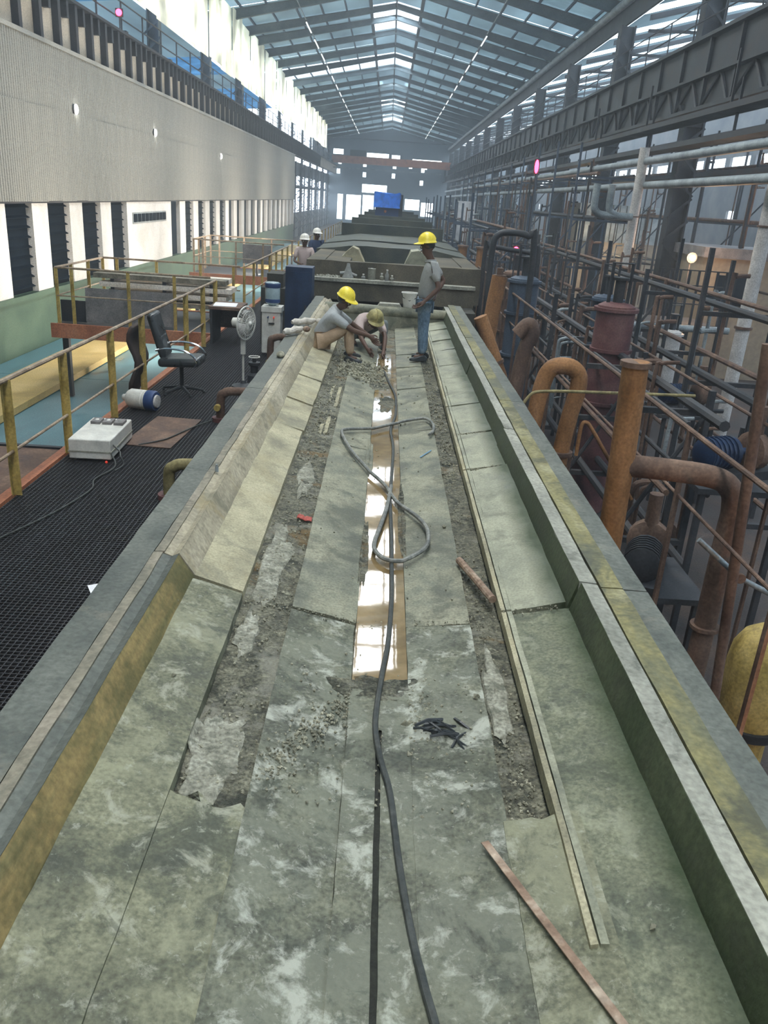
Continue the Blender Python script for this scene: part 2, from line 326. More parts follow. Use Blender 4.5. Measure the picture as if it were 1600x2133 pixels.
# near ridge: solid bands between the open skylights
edges = [YN]
for a, b in SKY: edges += [a, b]
edges.append(50)
for k in range(0, len(edges), 2):
    if edges[k+1]-edges[k] > .2:
        MB().prism([(RXC-MW, roofz(RXC-MW)), (RXC, RZ), (RXC+MW, roofz(RXC+MW)), (RXC+MW, roofz(RXC+MW)+.05), (RXC, RZ+.05), (RXC-MW, roofz(RXC-MW)+.05)], edges[k], edges[k+1]).build('ridge_sheet', T['roof'], ceil, smooth=False)
for a, b in SKY:                            # skylight frames
    fr = MB()
    for x in (-1.5, -0.2, .75, 1.15, 1.4): fr.box(x-.04, x+.04, a, b, 12.74, 12.82)
    fr.box(-1.5, 1.4, (a+b)/2-.05, (a+b)/2+.05, 12.74, 12.82)
    fr.build('skylight_frame', T['steel'], ceil)
for i, y in enumerate(bays[1:-1]):          # rafters: tapered I-beams
    for s in (-1, 1):
        xe = XL if s < 0 else XR
        r = MB(); d0, d1 = .25, .5
        z0, z1 = RZ-.1, roofz(xe)-.1
        for (t0, t1, wd) in ((0, .06, .12), (.06, 1, .012), (1, 1.1, .12)):
            pa = [(RXC, z0-d0*t0), (xe, z1-d1*t0), (xe, z1-d1*t1), (RXC, z0-d0*t1)]
            r.prism(pa if s > 0 else pa[::-1], y-wd, y+wd)
        r.build('rafter', T['raft'], ceil)
for k in range(1, 8):
    for s in (-1, 1):
        x = RXC + s*(MW + (k-1)*1.35)
        if x < XL or x > XR: continue
        MB().box(x-.04, x+.04, YN, YF, roofz(x)-.13, roofz(x)-.01).build('purlin', T['bsteel'], ceil)
MB().box(RXC-.05, RXC+.05, 46, YF, RZ-.3, RZ-.02).build('ridge_beam', T['steel'], ceil)
for s in (-1, 1):
    MB().box(RXC+s*1.45-.06, RXC+s*1.45+.06, 46, YF, RZ-.52, RZ-.3).build('ridge_tie', T['steel'], ceil)

def holed_wall(name, y, x0, x1, z0, z1, holes, mat, th=.2, axis='x', parent=None):
    """wall in a plane with rectangular openings; holes as (a0,a1,z0,z1)"""
    xs = sorted(set([x0, x1] + [h[0] for h in holes] + [h[1] for h in holes])); zs = sorted(set([z0, z1] + [h[2] for h in holes] + [h[3] for h in holes]))
    mb = MB()
    for j in range(len(zs)-1):
        run = None
        for i in range(len(xs)-1):
            cx, cz = (xs[i]+xs[i+1])/2, (zs[j]+zs[j+1])/2
            op = any(h[0] < cx < h[1] and h[2] < cz < h[3] for h in holes)
            if op:
                if run is not None: (mb.box(run, xs[i], y, y+th, zs[j], zs[j+1]) if axis == 'x' else mb.box(y, y+th, run, xs[i], zs[j], zs[j+1])); run = None
            elif run is None: run = xs[i]
        if run is not None: (mb.box(run, xs[-1], y, y+th, zs[j], zs[j+1]) if axis == 'x' else mb.box(y, y+th, run, xs[-1], zs[j], zs[j+1]))
    return mb.build(name, mat, parent, kind='structure', smooth=False)
# far gable wall with its openings
fh = [(-5.2, -.6, 7.9, 9.1), (-.1, 1.3, 7.9, 9.0), (3.4, 8.3, 7.4, 8.6), (-9.9, -8.2, 8.6, 9.4)]
fh += [(-8.9, -8.0, -1.6, 2.4), (-7.4, -4.9, -1.6, 2.4), (-4.6, -2.7, -1.6, 2.5), (-4.8, -.6, 2.9, 4.2), (-2.4, -.4, -1.6, 2.9), (2.6, 5.1, .6, 2.3), (5.4, 7.6, -.3, 1.9)]
for k, (x, z) in enumerate([(-4.8, 6.9), (-3.0, 7.3), (.2, 6.9), (2.9, 7.1), (5.0, 6.6), (5.4, 7.1), (-4.8, 5.3), (.1, 5.4), (4.9, 4.6), (-9.2, 5.6), (-9.0, 7.1)]):
    fh.append((x, x+.55, z, z+.75))
T['farw'] = nmat('far_wall_sheet', [(.16,.2,.24), (.22,.27,.31)], scale=.3, rough=.8, bump=0)
holed_wall('wall_far', YF, XL-.1, 25.2, -2.5, 11.2, fh, T['farw'])
MB().prism([(XL, 11.2), (XR, 11.2), (XR, roofz(XR)+.1), (RXC, RZ+.1), (XL, roofz(XL)+.1)][::1], YF, YF+.2).build('wall_far', T['farw'], kind='structure')
holed_wall('wall_near', YN, XL-12, XR+16, -2.5, 13.2, [], T['farw'])

# ---- left: annex wall, Y 15..80.5 at X=-9
wl = thing('wall_left', (-9, 47, -2.5), kind='structure')
MB().box(-9.25, -9.0, YN, 81, -2.5, -.6).build('plinth', T['green'], wl)
MB().box(-9.05, -8.93, YN, 81, -.72, -.6).build('plinth_cap', T['green'], wl)
MB().box(-9.5, -9.16, YN, 81, -.6, 1.6).build('louver_backing', T['louver'], wl)
lv = MB().box(-9.4, -9.3, 0, 1.55, -.02, .05)
lv0 = lv.build('louver_slat', T['louver'], wl)
lv0.location = Vector((0, 17.7, -.45)) - Vector((0, 47, 0)) + Vector((9, 0, 2.5)) - Vector((0, 0, 0))
pil = MB().box(-9.4, -9.0, 0, 1.0, -.6, 1.55)
pil0 = None; sl0 = None
ys = [16.65, 19.1, 21.62, 24.18, 26.78]
y = 36.93
while y < 80: ys.append(y); y += 2.58
bpy.data.objects.remove(lv0)
for y in ys:
    if pil0 is None:
        pil0 = MB().box(-9.4, -9.0, y, y+1.0, -.6, 1.55).build('pillar', T['white'], wl, loc=(-9, y, -.6)); b0 = pil0.location.copy(); yb = y
    else: inst(pil0, loc=b0 + Vector((0, y-yb, 0)), parent=wl)
    if y < 45:
        for k in range(9):
            if sl0 is None:
                sl0 = MB().obox((-9.12, y+1.79, -.45), (.1, 1.5, .02), (0, .5, 0)).build('louver_slat', T['louver'], wl, loc=(-9.12, y+1.79, -.45)); s0 = sl0.location.copy(); ys0 = y
            else: inst(sl0, loc=s0 + Vector((0, y-ys0, k*.24)), parent=wl)
MB().box(-9.4, -8.98, 29.4, 35.37, -.6, 1.55).build('wall_panel', T['white'], wl)
vb = MB().box(-8.99, -8.96, 30.0, 34.5, .82, 1.2).build('vent_grille', T['galv'], wl)
vm = MB()
for k in range(9): vm.box(-8.955, -8.93, 30.1+k*.49, 30.1+k*.49+.34, .88, 1.15)
vm.build('vent_opening', T['louver'], vb)
MB().box(-9.45, -8.95, YN, 81, 1.55, 1.68).build('lintel', T['steel'], wl)
# corrugated cladding, two tiers of sheets
def vsheet(zlo, zhi, wd=1.02, ribs=8):
    mb = MB(); vs = []; n = ribs*4
    for i in range(n+1):
        y = wd*i/n; d = (0, .05, .05, 0)[i % 4]
        vs += [(d, y, zlo), (d, y, zhi)]
    return mb.add(vs, [(2*i, 2*i+1, 2*i+3, 2*i+2) for i in range(n)])
for (zl, zh, xo) in ((1.6, 3.85, -8.93), (3.78, 5.36, -8.97)):
    s0 = None
    for k in range(64):
        y = 16.5 + k*1.0
        p = Vector((xo + random.uniform(0, .015), y, random.uniform(-.012, .012))) - Vector((-9, 47, -2.5))
        if s0 is None:
            s0 = vsheet(zl, zh).build('cladding_sheet', T['clad'], wl, loc=(0, 0, 0), smooth=False); s0.location = p
        else: inst(s0, loc=p, parent=wl)
MB().box(-9.3, -8.88, 16, 80.6, 5.32, 5.42).build('cladding_flashing', T['clad'], wl)
MB().box(-9.5, -8.93, 80.4, 80.6, -.6, 5.4).build('end_panel', T['white'], wl)
MB().box(-9.5, -8.88, YN, 16.5, 1.55, 5.4).build('cladding_sheet', T['clad'], wl)
# bulkhead lamps on the cladding
T['lampw'] = pmat('lamp_white', (1, 1, .95), emit=14)
for (y, z) in ((24.8, 3.98), (32.9, 3.95), (45.4, 3.7)):
    t = thing('bulkhead_lamp', (-8.9, y, z), '%s small white oval lamp glowing on the grey corrugated cladding' % ('nearest' if y < 25 else 'middle' if y < 35 else 'farthest'), 'lamp', 'lamps on the corrugated wall')
    MB().lathe((-8.93, y, z), [(.13, 0), (.13, .05), (.1, .07)], 16, (1, 0, 0)).build('housing', T['steel'], t)
    MB().ball((-8.85, y, z), .06, .09, .13, 12, 8).build('glass_cover', T['lampw'], t)

# ---- crane runway, left: plate girder with stiffeners
gl = thing('crane_girder', (-9.2, 60, 5.4), 'beige plate girder with dark stiffeners above the grey cladding on the left', 'girder')
MB().box(-9.3, -9.24, YN, 146, 5.45, 6.7).build('web', T['girder'], gl)
MB().box(-9.45, -9.0, YN, 146, 6.68, 6.76).build('top_flange', T['steel'], gl)
MB().box(-9.45, -9.05, YN, 146, 5.43, 5.47).build('bottom_flange', T['steel'], gl)
st0 = None
for k in range(75):
    y = 17.0 + k*1.27
    if st0 is None:
        st0 = MB().box(-9.24, -9.06, y-.09, y+.09, 5.47, 6.68).build('stiffener', T['steel'], gl, loc=(-9.2, y, 5.4)); sb = st0.location.copy(); y0 = y
        sh0 = MB().box(-9.24, -9.06, y+.55, y+.7, 6.25, 6.68).build('short_stiffener', T['steel'], gl, loc=(-9.2, y, 5.4)); shb = sh0.location.copy()
    else:
        inst(st0, loc=sb+Vector((0, y-y0, 0)), parent=gl); inst(sh0, loc=shb+Vector((0, y-y0, 0)), parent=gl)
rl = thing('runway_handrail', (-9.1, 60, 6.76), 'thin handrail running on top of the beige crane girder at left', 'handrail')
for z in (7.25, 7.75): MB().cyl((-9.35, 5, z), (-9.35, 130, z), .025, n=6).build('rail_bar', T['steel'], rl)
p0 = None
for k in range(50):
    y = 6+k*2.5
    if p0 is None: p0 = MB().cyl((-9.35, y, 6.76), (-9.35, y, 7.76), .03, n=6).build('post', T['steel'], rl, loc=(-9.35, y, 6.76)); pb = p0.location.copy()
    else: inst(p0, loc=pb+Vector((0, k*2.5, 0)), parent=rl)

def column(x, y, z0, z1, wd=.62, dp=.5, mat=None, label='', group=None, bracket=None):
    t = thing('steel_column', (x, y, z0), label, 'column', group)
    c = MB(); f = .05
    c.box(x-wd/2, x-wd/2+f, y-dp/2, y+dp/2, z0, z1); c.box(x+wd/2-f, x+wd/2, y-dp/2, y+dp/2, z0, z1); c.box(x-wd/2+f, x+wd/2-f, y-.02, y+.02, z0, z1)
    c.build('shaft', mat, t)
    MB().box(x-wd/2-.1, x+wd/2+.1, y-dp/2-.1, y+dp/2+.1, z0, z0+.05).build('base_plate', mat, t)
    lc = MB()
    k = z0+.5
    while k < z1-1:
        lc.obox((x, y-dp/2+.02, k+.35), (.95, .02, .08), (0, .75 if int(k*2) % 2 else -.75, 0)); k += .7
    lc.build('lacing', mat, t)
    if bracket: MB().prism([(x-.55, bracket), (x+.55, bracket), (x+.3, bracket-.6), (x-.3, bracket-.6)], y-.2, y+.2).build('bracket', mat, t)
    return t
# left columns from the girder up, and full height past the annex
ylist = [18.3+10.35*k for k in range(13)]
for i, y in enumerate(ylist):
    column(-10.4, y, (-2.5 if y > 80 else 5.4), 10.6, (.22 if y > 80 else .5), .5, T['bsteel'], 'dark blue steel column standing behind the left crane girder', 'left row of steel columns')
for k in range(13):
    y = 84+k*4.9
    column(-10.28, y, -2.5, 5.3, .14, .3, T['bsteel'], 'slim dark blue post in the bright openings past the cladding', 'posts of the far left openings')
hb = thing('wall_left_far', (-10.4, 110, -2.5), kind='structure'); hb.name = 'wall_left_far'
for z0, z1 in ((-2.5, .1), (2.6, 2.95), (3.9, 5.3)): MB().box(-10.5, -10.42, 81, YF, z0, z1).build('wall_band', T['bsteel'], hb)
# bright FRP sheets hanging above the girder
fw = thing('sheet_screen', (-8.95, 60, 7.86), 'sunlit cream translucent sheets hung above the left crane girder', 'screen')
for k in range(34):
    y = 16+k*3.0; zb = 7.86+random.uniform(-.1, .1); xo = -8.96 + (k % 2)*.06
    MB().box(xo, xo+.02, y, y+2.97, zb, 11.0+.1*(k % 3)-.1).build('hanging_sheet', T['frp'], fw)
MB().box(XL-.1, XL, 118, YF, 6.7, 11.0).build('wall_left_upper', T['bsteel'], kind='structure')
MB().box(XL-.1, XL-.05, YN, 16, -2.5, 11.0).build('wall_left_near', T['farw'], kind='structure')
# left neighbouring bay: low roof with sky strips
lb = thing('ceiling_left_bay', (-14, 60, 8.6), kind='structure')
for k in range(14):
    y = YN + k*6.9
    MB().add([(XL-.05, y, 8.95), (-22, y, 7.9), (-22, y+6.9, 7.9), (XL-.05, y+6.9, 8.95)], [(0, 1, 2, 3)]).build('roof_sheet', T['roof2'] if k in (5, 8, 9, 11) else T['bluebay'], lb, smooth=False)
    MB().box(-22, XL-.05, y+5.9, y+6.2, 7.4, 7.7).build('roof_truss', T['bsteel'], lb)
MB().box(-22.2, -22, YN, 84, -2.5, 5.4).build('wall_left_outer', T['bsteel'], kind='structure')

# ---- right: columns, crane girder, gutter, neighbouring bay
for i, y in enumerate(ylist):
    column(9.55, y, -2.5, 9.62, .62, .55, T['steel'], 'tall dark laced steel column on the right side of the hall', 'right row of steel columns', 5.6)
gr = thing('crane_girder', (9.3, 60, 5.6), 'dark lattice crane girder running the length of the hall on the right', 'girder')
MB().box(9.13, 9.2, YN, YF, 5.3, 7.2).build('web', T['steel'], gr)
MB().box(8.9, 9.22, YN, YF, 7.2, 7.3).build('top_flange', T['steel'], gr)
MB().box(8.9, 9.22, YN, YF, 6.15, 6.22).build('bottom_flange', T['steel'], gr)
MB().box(8.7, 9.2, YN, YF, 5.2, 5.3).build('lower_chord', T['steel'], gr)
d0 = None
for k in range(66):
    y = -10+k*2.3
    if d0 is None:
        d0 = MB().tube([(9.0, y, 5.25), (9.1, y+1.15, 6.2), (9.0, y+2.3, 5.25)], .06, 6).build('lattice_brace', T['steel'], gr, loc=(9, y, 5.25)); db = d0.location.copy()
        v0 = MB().box(9.02, 9.16, y-.06, y+.06, 5.25, 7.2).build('stiffener', T['steel'], gr, loc=(9, y, 5.25)); vbb = v0.location.copy()
    else: inst(d0, loc=db+Vector((0, k*2.3, 0)), parent=gr); inst(v0, loc=vbb+Vector((0, k*2.3, 0)), parent=gr)
rr = thing('runway_handrail', (8.95, 60, 7.3), 'thin handrail along the top of the dark right crane girder', 'handrail')
for z in (7.8, 8.3): MB().cyl((9.05, 5, z), (9.05, 140, z), .022, n=6).build('rail_bar', T['steel'], rr)
p0 = None
for k in range(54):
    if p0 is None: p0 = MB().cyl((9.05, 6, 7.3), (9.05, 6, 8.3), .025, n=6).build('post', T['steel'], rr, loc=(9.05, 6, 7.3)); pb = p0.location.copy()
    else: inst(p0, loc=pb+Vector((0, k*2.5, 0)), parent=rr)
gt = thing('eaves_gutter', (9.3, 60, 10.4), 'long shiny grey gutter pipe under the right eaves', 'gutter')
MB().cyl((9.3, YN, 10.45), (9.3, YF, 10.45), .17, n=12).build('gutter_pipe', T['galv'], gt)
MB().box(9.5, 9.62, YN, YF, 9.7, 10.9).build('fascia_board', T['steel'], gt)
rb = thing('ceiling_right_bay', (16, 60, 10), kind='structure')
for k in range(30):
    y = YN + k*5.6
    MB().add([(9.9, y, 9.9), (22, y, 13.2), (22, y+3.9, 13.2), (9.9, y+3.9, 9.9)], [(0, 1, 2, 3)]).build('roof_sheet', T['roof2'], rb, smooth=False)
    MB().prism([(9.9, 9.5), (22, 12.7), (22, 12.9), (9.9, 9.7)], y+4.5, y+4.65).build('roof_truss', T['steel'], rb)
    MB().prism([(9.9, 9.1), (22, 9.4), (22, 9.5), (9.9, 9.2)], y+4.5, y+4.65).build('roof_tie', T['steel'], rb)
wins = []
for k in range(34):
    y = -6+k*4.5
    wins += [(y, y+3.6, 5.5, 6.7), (y+.4, y+3.2, 7.2, 7.45), (y, y+3.0, 7.9, 8.1)]
    if k % 3 == 0: wins.append((y+1, y+2.4, 2.2, 3.0))
T['rwall'] = nmat('right_bay_wall', [(.06,.065,.07), (.13,.13,.13), (.2,.19,.18)], scale=.4, rough=.8, bump=0)
holed_wall('wall_right', 25, YN, YF, -2.5, 10.2, wins, T['rwall'], axis='y')

hz = bpy.data.materials.new('haze'); hz.use_nodes = True; nt = hz.node_tree; nt.nodes.remove(nt.nodes['Principled BSDF'])
vs_ = nt.nodes.new('ShaderNodeVolumeScatter'); vs_.inputs['Color'].default_value = (.74, .88, 1, 1); vs_.inputs['Density'].default_value = .0042; vs_.inputs['Anisotropy'].default_value = .3
nt.links.new(vs_.outputs[0], nt.nodes['Material Output'].inputs['Volume'])
MB().box(-8.9, 24.5, -17, 146.5, -2.4, 12.4).build('haze', hz, None, 'thin bluish haze filling the whole hall', 'haze', kind='stuff', smooth=False)

# ================================================================== the acid trough
tr = thing('acid_trough', (0.09, 6, -0.6), 'long mossy stone-lined acid trough running down the middle of the hall', 'trough')
def strip(name, poly, ya, yb, mat, parent=tr, amp=.003, dy=.12, dx=.07, seed=0, tilt=0, edge=.0, **kw):
    """a slab: (x,z) section swept along Y, subdivided and made slightly uneven"""
    P = []
    n = len(poly)
    for i in range(n):
        a, b = poly[i], poly[(i+1) % n]; L = sqrt((a[0]-b[0])**2+(a[1]-b[1])**2); k = max(1, int(L/dx))
        for j in range(k): P.append((a[0]+(b[0]-a[0])*j/k, a[1]+(b[1]-a[1])*j/k))
    m = max(1, int((yb-ya)/dy)); vs = []; K = len(P)
    for i in range(m+1):
        y = ya+(yb-ya)*i/m
        for x, z in P:
            q = noise.noise_vector(Vector((x*5+seed, y*4, z*5)))*amp + noise.noise_vector(Vector((x*23, y*19+seed, z*20)))*amp*.5
            yy = y
            if i in (0, m) and edge: yy = y + noise.noise(Vector((x*14+seed*3, i, 7)))*edge
            vs.append((x+q.x, yy+q.y*.3, z+q.z+tilt*(y-ya)/(yb-ya)))
    fs = [(i*K+j, i*K+(j+1) % K, (i+1)*K+(j+1) % K, (i+1)*K+j) for i in range(m) for j in range(K)]
    fs += [tuple(range(K-1, -1, -1)), tuple(m*K+j for j in range(K))]
    return MB().add(vs, fs).build(name, mat, parent, ang=28, **kw)
def slab(x0, z0, x1, z1, t): return [(x0, z0-t), (x1, z1-t), (x1, z1), (x0, z0)]
Y0, YE = -1.2, 14.1
# outer shell of the trough
strip('side_wall', [(-1.235, -2.5), (-1.09, -2.5), (-1.09, .44), (-1.235, .44)], Y0, 15.2, T['darkwall'], amp=.002, dy=1, dx=.5)
strip('side_wall', [(1.20, -2.5), (1.42, -2.5), (1.42, .44), (1.20, .44)], Y0, 15.2, T['darkwall'], amp=.002, dy=1, dx=.5)
MB().box(-1.09, 1.2, Y0, 15.2, -.6, .06).build('trough_base', T['gap'], tr)
# curbs left (outside to inside) and right
def cuts(seams, g=.012):
    r = []
    for a, b in zip(seams[:-1], seams[1:]): r.append((a+g, b-g))
    return r
rnd = random.Random(3)
for a, b in cuts([Y0, 7.5, 15.2], .006): strip('outer_flange', slab(-1.24, .5, -1.085, .5, .07), a, b, T['curbdark'], amp=.004)
for i, (a, b) in enumerate(cuts([Y0, 3.72, 7.5, 11.2, 14.9], .006)):
    strip('curb_strip', slab(-1.078, .508, -1.03, .51, .1), a, b, T['curbpink'] if i < 2 else T['cream'], amp=.004, seed=i)
    strip('curb_strip', [(-1.03, .42), (-.96, .42), (-.953, .503), (-.99, .485), (-1.03, .5)], a, b, T['curbdark'] if i < 1 else T['cream'], amp=.004, seed=i)
    strip('inner_wall', [(-.985, .15), (-.86, .15), (-.882+.006*(i%2), .385), (-.953, .5), (-.985, .47)], a, b, T['walll'] if i < 1 else (T['cream'] if i else T['slab_l']), amp=.004, seed=i)
for i, (a, b) in enumerate(cuts([Y0, 3.69, 6.64, 9.6, 12.2, 14.9], .008)):
    of = .008*(i % 2)
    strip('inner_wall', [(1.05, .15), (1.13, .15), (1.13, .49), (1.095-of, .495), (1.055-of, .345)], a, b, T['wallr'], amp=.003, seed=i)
    strip('curb_strip', slab(1.096-of, .497, 1.178, .49, .07), a, b, T['curbpale'], amp=.003, seed=i+4)
for i, (a, b) in enumerate(cuts([Y0, 3.65, 7.7, 11.5, 15.2], .006)):
    strip('curb_strip', slab(1.188, .492, 1.30, .495, .07), a, b, T['curbmoss'], amp=.004, seed=i)
    strip('outer_flange', slab(1.304, .488, 1.425, .485, .07), a, b, T['curbdark'], amp=.003, seed=i)

# lining slabs: left side panels
def panels(seams, x0, z0, x1, z1, mat, fgmat, th=.05, g=.012, name='lining_slab', tl=.006, fgm=3.8):
    for i, (a, b) in enumerate(cuts(seams, g)):
        dz = rnd.uniform(-tl, tl); dz1 = rnd.uniform(-tl, tl)
        gg = rnd.uniform(-.004, .006)
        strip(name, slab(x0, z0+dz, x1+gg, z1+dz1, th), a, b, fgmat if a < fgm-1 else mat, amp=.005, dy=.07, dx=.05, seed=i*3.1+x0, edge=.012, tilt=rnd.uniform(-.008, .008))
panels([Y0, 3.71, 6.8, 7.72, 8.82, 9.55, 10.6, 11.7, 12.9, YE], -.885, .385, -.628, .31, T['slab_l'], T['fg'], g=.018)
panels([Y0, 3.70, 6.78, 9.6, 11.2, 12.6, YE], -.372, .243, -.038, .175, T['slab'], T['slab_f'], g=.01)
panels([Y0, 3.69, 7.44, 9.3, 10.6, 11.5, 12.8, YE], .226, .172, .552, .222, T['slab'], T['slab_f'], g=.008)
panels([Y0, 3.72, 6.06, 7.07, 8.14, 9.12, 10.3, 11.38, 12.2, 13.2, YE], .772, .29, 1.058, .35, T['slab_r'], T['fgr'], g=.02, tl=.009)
# centre: near the camera the two centre plates meet at one joint
strip('lining_slab', slab(-.04, .176, .084, .166, .03), Y0, 3.1, T['slab_f'], amp=.004, dy=.06)
strip('lining_slab', slab(.106, .166, .228, .172, .03), Y0, 3.12, T['slab_f'], amp=.004, dy=.06)
MB().box(.08, .11, Y0, 3.1, .1, .15).build('joint', T['gap'], tr)
# debris channels and their beds
strip('channel_bed', slab(-.66, .268, -.35, .228, .04), Y0, YE, T['bed'], amp=.016, dy=.05, dx=.03)
strip('channel_bed', slab(.53, .185, .80, .2, .04), Y0, YE, T['bed'], amp=.014, dy=.05, dx=.03)
strip('channel_bed', slab(-.06, .135, .25, .135, .03), Y0, YE, T['bed'], amp=.006, dy=.1)
# near fill where the channels are mortared flush
strip('mortar_fill', slab(-.66, .312, -.36, .236, .05), Y0, 2.22, T['fg'], amp=.009, dy=.04, dx=.03, edge=.09)
strip('mortar_fill', slab(.54, .222, .80, .29, .05), Y0, 2.26, T['fg'], amp=.007, dy=.04, dx=.03, edge=.04)
T['pmort'] = nmat('pale_mortar', [(.14,.14,.11), (.26,.255,.2), (.38,.375,.31)], scale=12, rough=.9, bump=.7, bdist=.012, fine=60, fineamt=.4, patches=[((.09,.095,.07), 9, .54, .66, .7)])
def blob(name, cx, cy, rx, ry, mat, lift=.006, seed=0, n=40, rings=7, amp=.006):
    vs = [(cx, cy, bedz2(cx)+lift+amp)]; fs = []
    for j in range(1, rings+1):
        for i in range(n):
            a = 2*pi*i/n; t = j/rings; k = 1+.45*noise.noise(Vector((cos(a)*1.6+seed, sin(a)*1.6, 2)))+.22*noise.noise(Vector((cos(a)*5, sin(a)*5+seed, 8)))
            x = cx+rx*cos(a)*t*k; y = cy+ry*sin(a)*t*k
            vs.append((x, y, bedz2(x)+(lift+amp*noise.noise(Vector((x*40, y*30, seed))))*(1 if t < .95 else -1)))
    fs = [(0, 1+i, 1+(i+1) % n) for i in range(n)]+[(1+(j-1)*n+i, 1+j*n+i, 1+j*n+(i+1) % n, 1+(j-1)*n+(i+1) % n) for j in range(1, rings) for i in range(n)]
    return MB().add(vs, fs).build(name, mat, tr)
def bedz2(x):
    P = [(-.9,.39),(-.63,.31),(-.62,.268),(-.38,.235),(-.37,.243),(-.04,.175),(-.03,.166),(.22,.166),(.228,.173),(.553,.222),(.56,.195),(.70,.2),(.715,.29),(.77,.29),(1.06,.35)]
    for (a, za), (b, zb) in zip(P[:-1], P[1:]):
        if a <= x <= b: return za+(zb-za)*(x-a)/(b-a)
    return .3
for k, (cx, cy, rx, ry) in enumerate([(-.53, 4.2, .075, .5), (-.53, 2.5, .1, .28), (.62, 3.1, .05, .35), (-.5, 5.7, .06, .4), (-.55, 3.4, .05, .2)]): blob('mortar_patch', cx, cy, rx, ry, T['pmort'], seed=k*3.3, lift=.005)
blob('silt_patch', .08, 3.13, .2, .11, T['bed'], seed=5, lift=.006)
blob('silt_patch', .12, 2.95, .17, .13, T['slab_f'], seed=8, lift=.004)
blob('silt_patch', -.02, 4.6, .03, .5, T['bed'], seed=9, lift=.004); blob('silt_patch', .225, 5.2, .03, .7, T['bed'], seed=12, lift=.004); blob('silt_patch', -.03, 6.6, .035, .5, T['slab'], seed=13, lift=.004); blob('silt_patch', .1, 8.6, .1, .35, T['bed'], seed=15, lift=.005); blob('silt_patch', .02, 9.6, .16, .4, T['bed'], seed=16, lift=.006)
for k, (x, ya, yb) in enumerate([(-.56, 6.9, 7.5), (-.5, 6.85, 7.3), (-.45, 7.0, 7.6), (-.42, 8.0, 8.9), (-.5, 8.2, 9.0), (-.57, 3.2, 3.6), (-.6, 2.9, 3.15)]):
    strip('plank_piece', slab(x-.018, .245, x+.018, .25, .03), ya, yb, T['slab_l'], amp=.004, dy=.1, seed=k)
# raised rim beside the right channel: two thin ribs
for i, (a, b) in enumerate(cuts([1.7, 3.72, 6.06, 8.14, 10.3, 12.2, YE], .01)):
    strip('rim_bar', slab(.715, .285, .737, .29, .06), a, b, T['slab_l'], amp=.003, dy=.08, seed=i)
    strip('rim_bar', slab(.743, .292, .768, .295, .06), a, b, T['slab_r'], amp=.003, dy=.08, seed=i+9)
# end sill of the trough
strip('end_sill', [(-1.09, .06), (1.2, .06), (1.2, .47), (.3, .475), (-.4, .5), (-1.09, .47)], 14.15, 14.5, T['slab'], amp=.008, dx=.2)
MB().tube([(-1.0, 14.2, .44), (1.1, 14.2, .42)], .09, 12).build('end_roll', T['slab'], tr)
strip('end_block', [(-.1, .5), (.32, .5), (.28, .56), (-.06, .56)], 14.2, 14.4, T['curbpale'], amp=.004)

# muddy water standing in the centre channel
T['water'] = nmat('muddy_water', [(.16,.11,.05), (.24,.17,.085), (.3,.23,.13)], scale=2, rough=.03, rvar=.01, bump=.012, fine=9, spec=.6)
wm = MB(); N = 60; vs = []
for i in range(N+1):
    y = 3.16+(11.6-3.16)*i/N
    wv = .5*noise.noise(Vector((y*2.3, 1, 0)))
    vs += [(-.034, y, .166), (.224, y, .166)]
wm.add(vs, [(2*i, 2*i+1, 2*i+3, 2*i+2) for i in range(N)])
for k in range(0): pass
wm.build('puddle', T['water'], None, 'brown water standing in the centre channel of the trough, mirroring the skylights', 'water', kind='stuff')

# rubble: joined grit in the channels plus the larger stones on their own
def rock(mb, c, s, rg):
    q = Quaternion((rg.random(), rg.random()-.5, rg.random()-.5, rg.random()-.5)).normalized()
    pts = [Vector(p) for p in ((1,0,0),(-1,0,0),(0,1,0),(0,-1,0),(0,0,1),(0,0,-1))]
    pts = [Vector(c) + (q @ (p*rg.uniform(.6, 1.15))) * s * Vector((1, 1, .7)).length/1.6 for p in pts]
    mb.add(pts, [(0,2,4),(2,1,4),(1,3,4),(3,0,4),(2,0,5),(1,2,5),(3,1,5),(0,3,5)])
rg = random.Random(11)
g1 = MB()
def bedz(x):
    P = [(-.9,.39),(-.63,.31),(-.62,.268),(-.38,.235),(-.37,.243),(-.04,.175),(-.03,.16),(.22,.16),(.228,.173),(.553,.222),(.56,.19),(.70,.195),(.715,.29),(.77,.29),(1.06,.35)]
    for (a, za), (b, zb) in zip(P[:-1], P[1:]):
        if a <= x <= b: return za+(zb-za)*(x-a)/(b-a)
    return .3
for k in range(2600):
    side = rg.random()
    y = 2.3+rg.random()**1.3*11
    if side < .45: x = -.5+rg.gauss(0, .075); x = min(-.39, max(-.61, x))
    elif side < .85: x = .635+rg.gauss(0, .04); x = min(.7, max(.57, x))
    else: x = rg.uniform(-.36, .54)
    if -.36 < x < .54 and rg.random() < .5: y = rg.uniform(2.3, 3.2); x = rg.uniform(-.33, .5)
    s = rg.uniform(.003, .011)*(1+.5*(y > 6))
    rock(g1, (x, y, bedz(x)+s*.3), s, rg)
for k in range(500):                        # heap where the men work
    x, y = rg.uniform(-.5, .12), rg.gauss(10.1, .35); s = rg.uniform(.01, .03); rock(g1, (x, y, bedz(x)+rg.uniform(0, .03)), s, rg)
for k in range(420):
    x, y = rg.gauss(.16, .09), rg.gauss(2.95, .16); s = rg.uniform(.003, .01); rock(g1, (x, y, bedz(x)+s*.4), s, rg)
    y = rg.choice((3.7, 3.7, 6.06, 7.07))+rg.gauss(0, .02); x = rg.uniform(-.6, 1.0) if y < 5 else rg.uniform(.75, 1.0); s = rg.uniform(.003, .009); rock(g1, (x, y, bedz(x)+s*.4), s, rg)
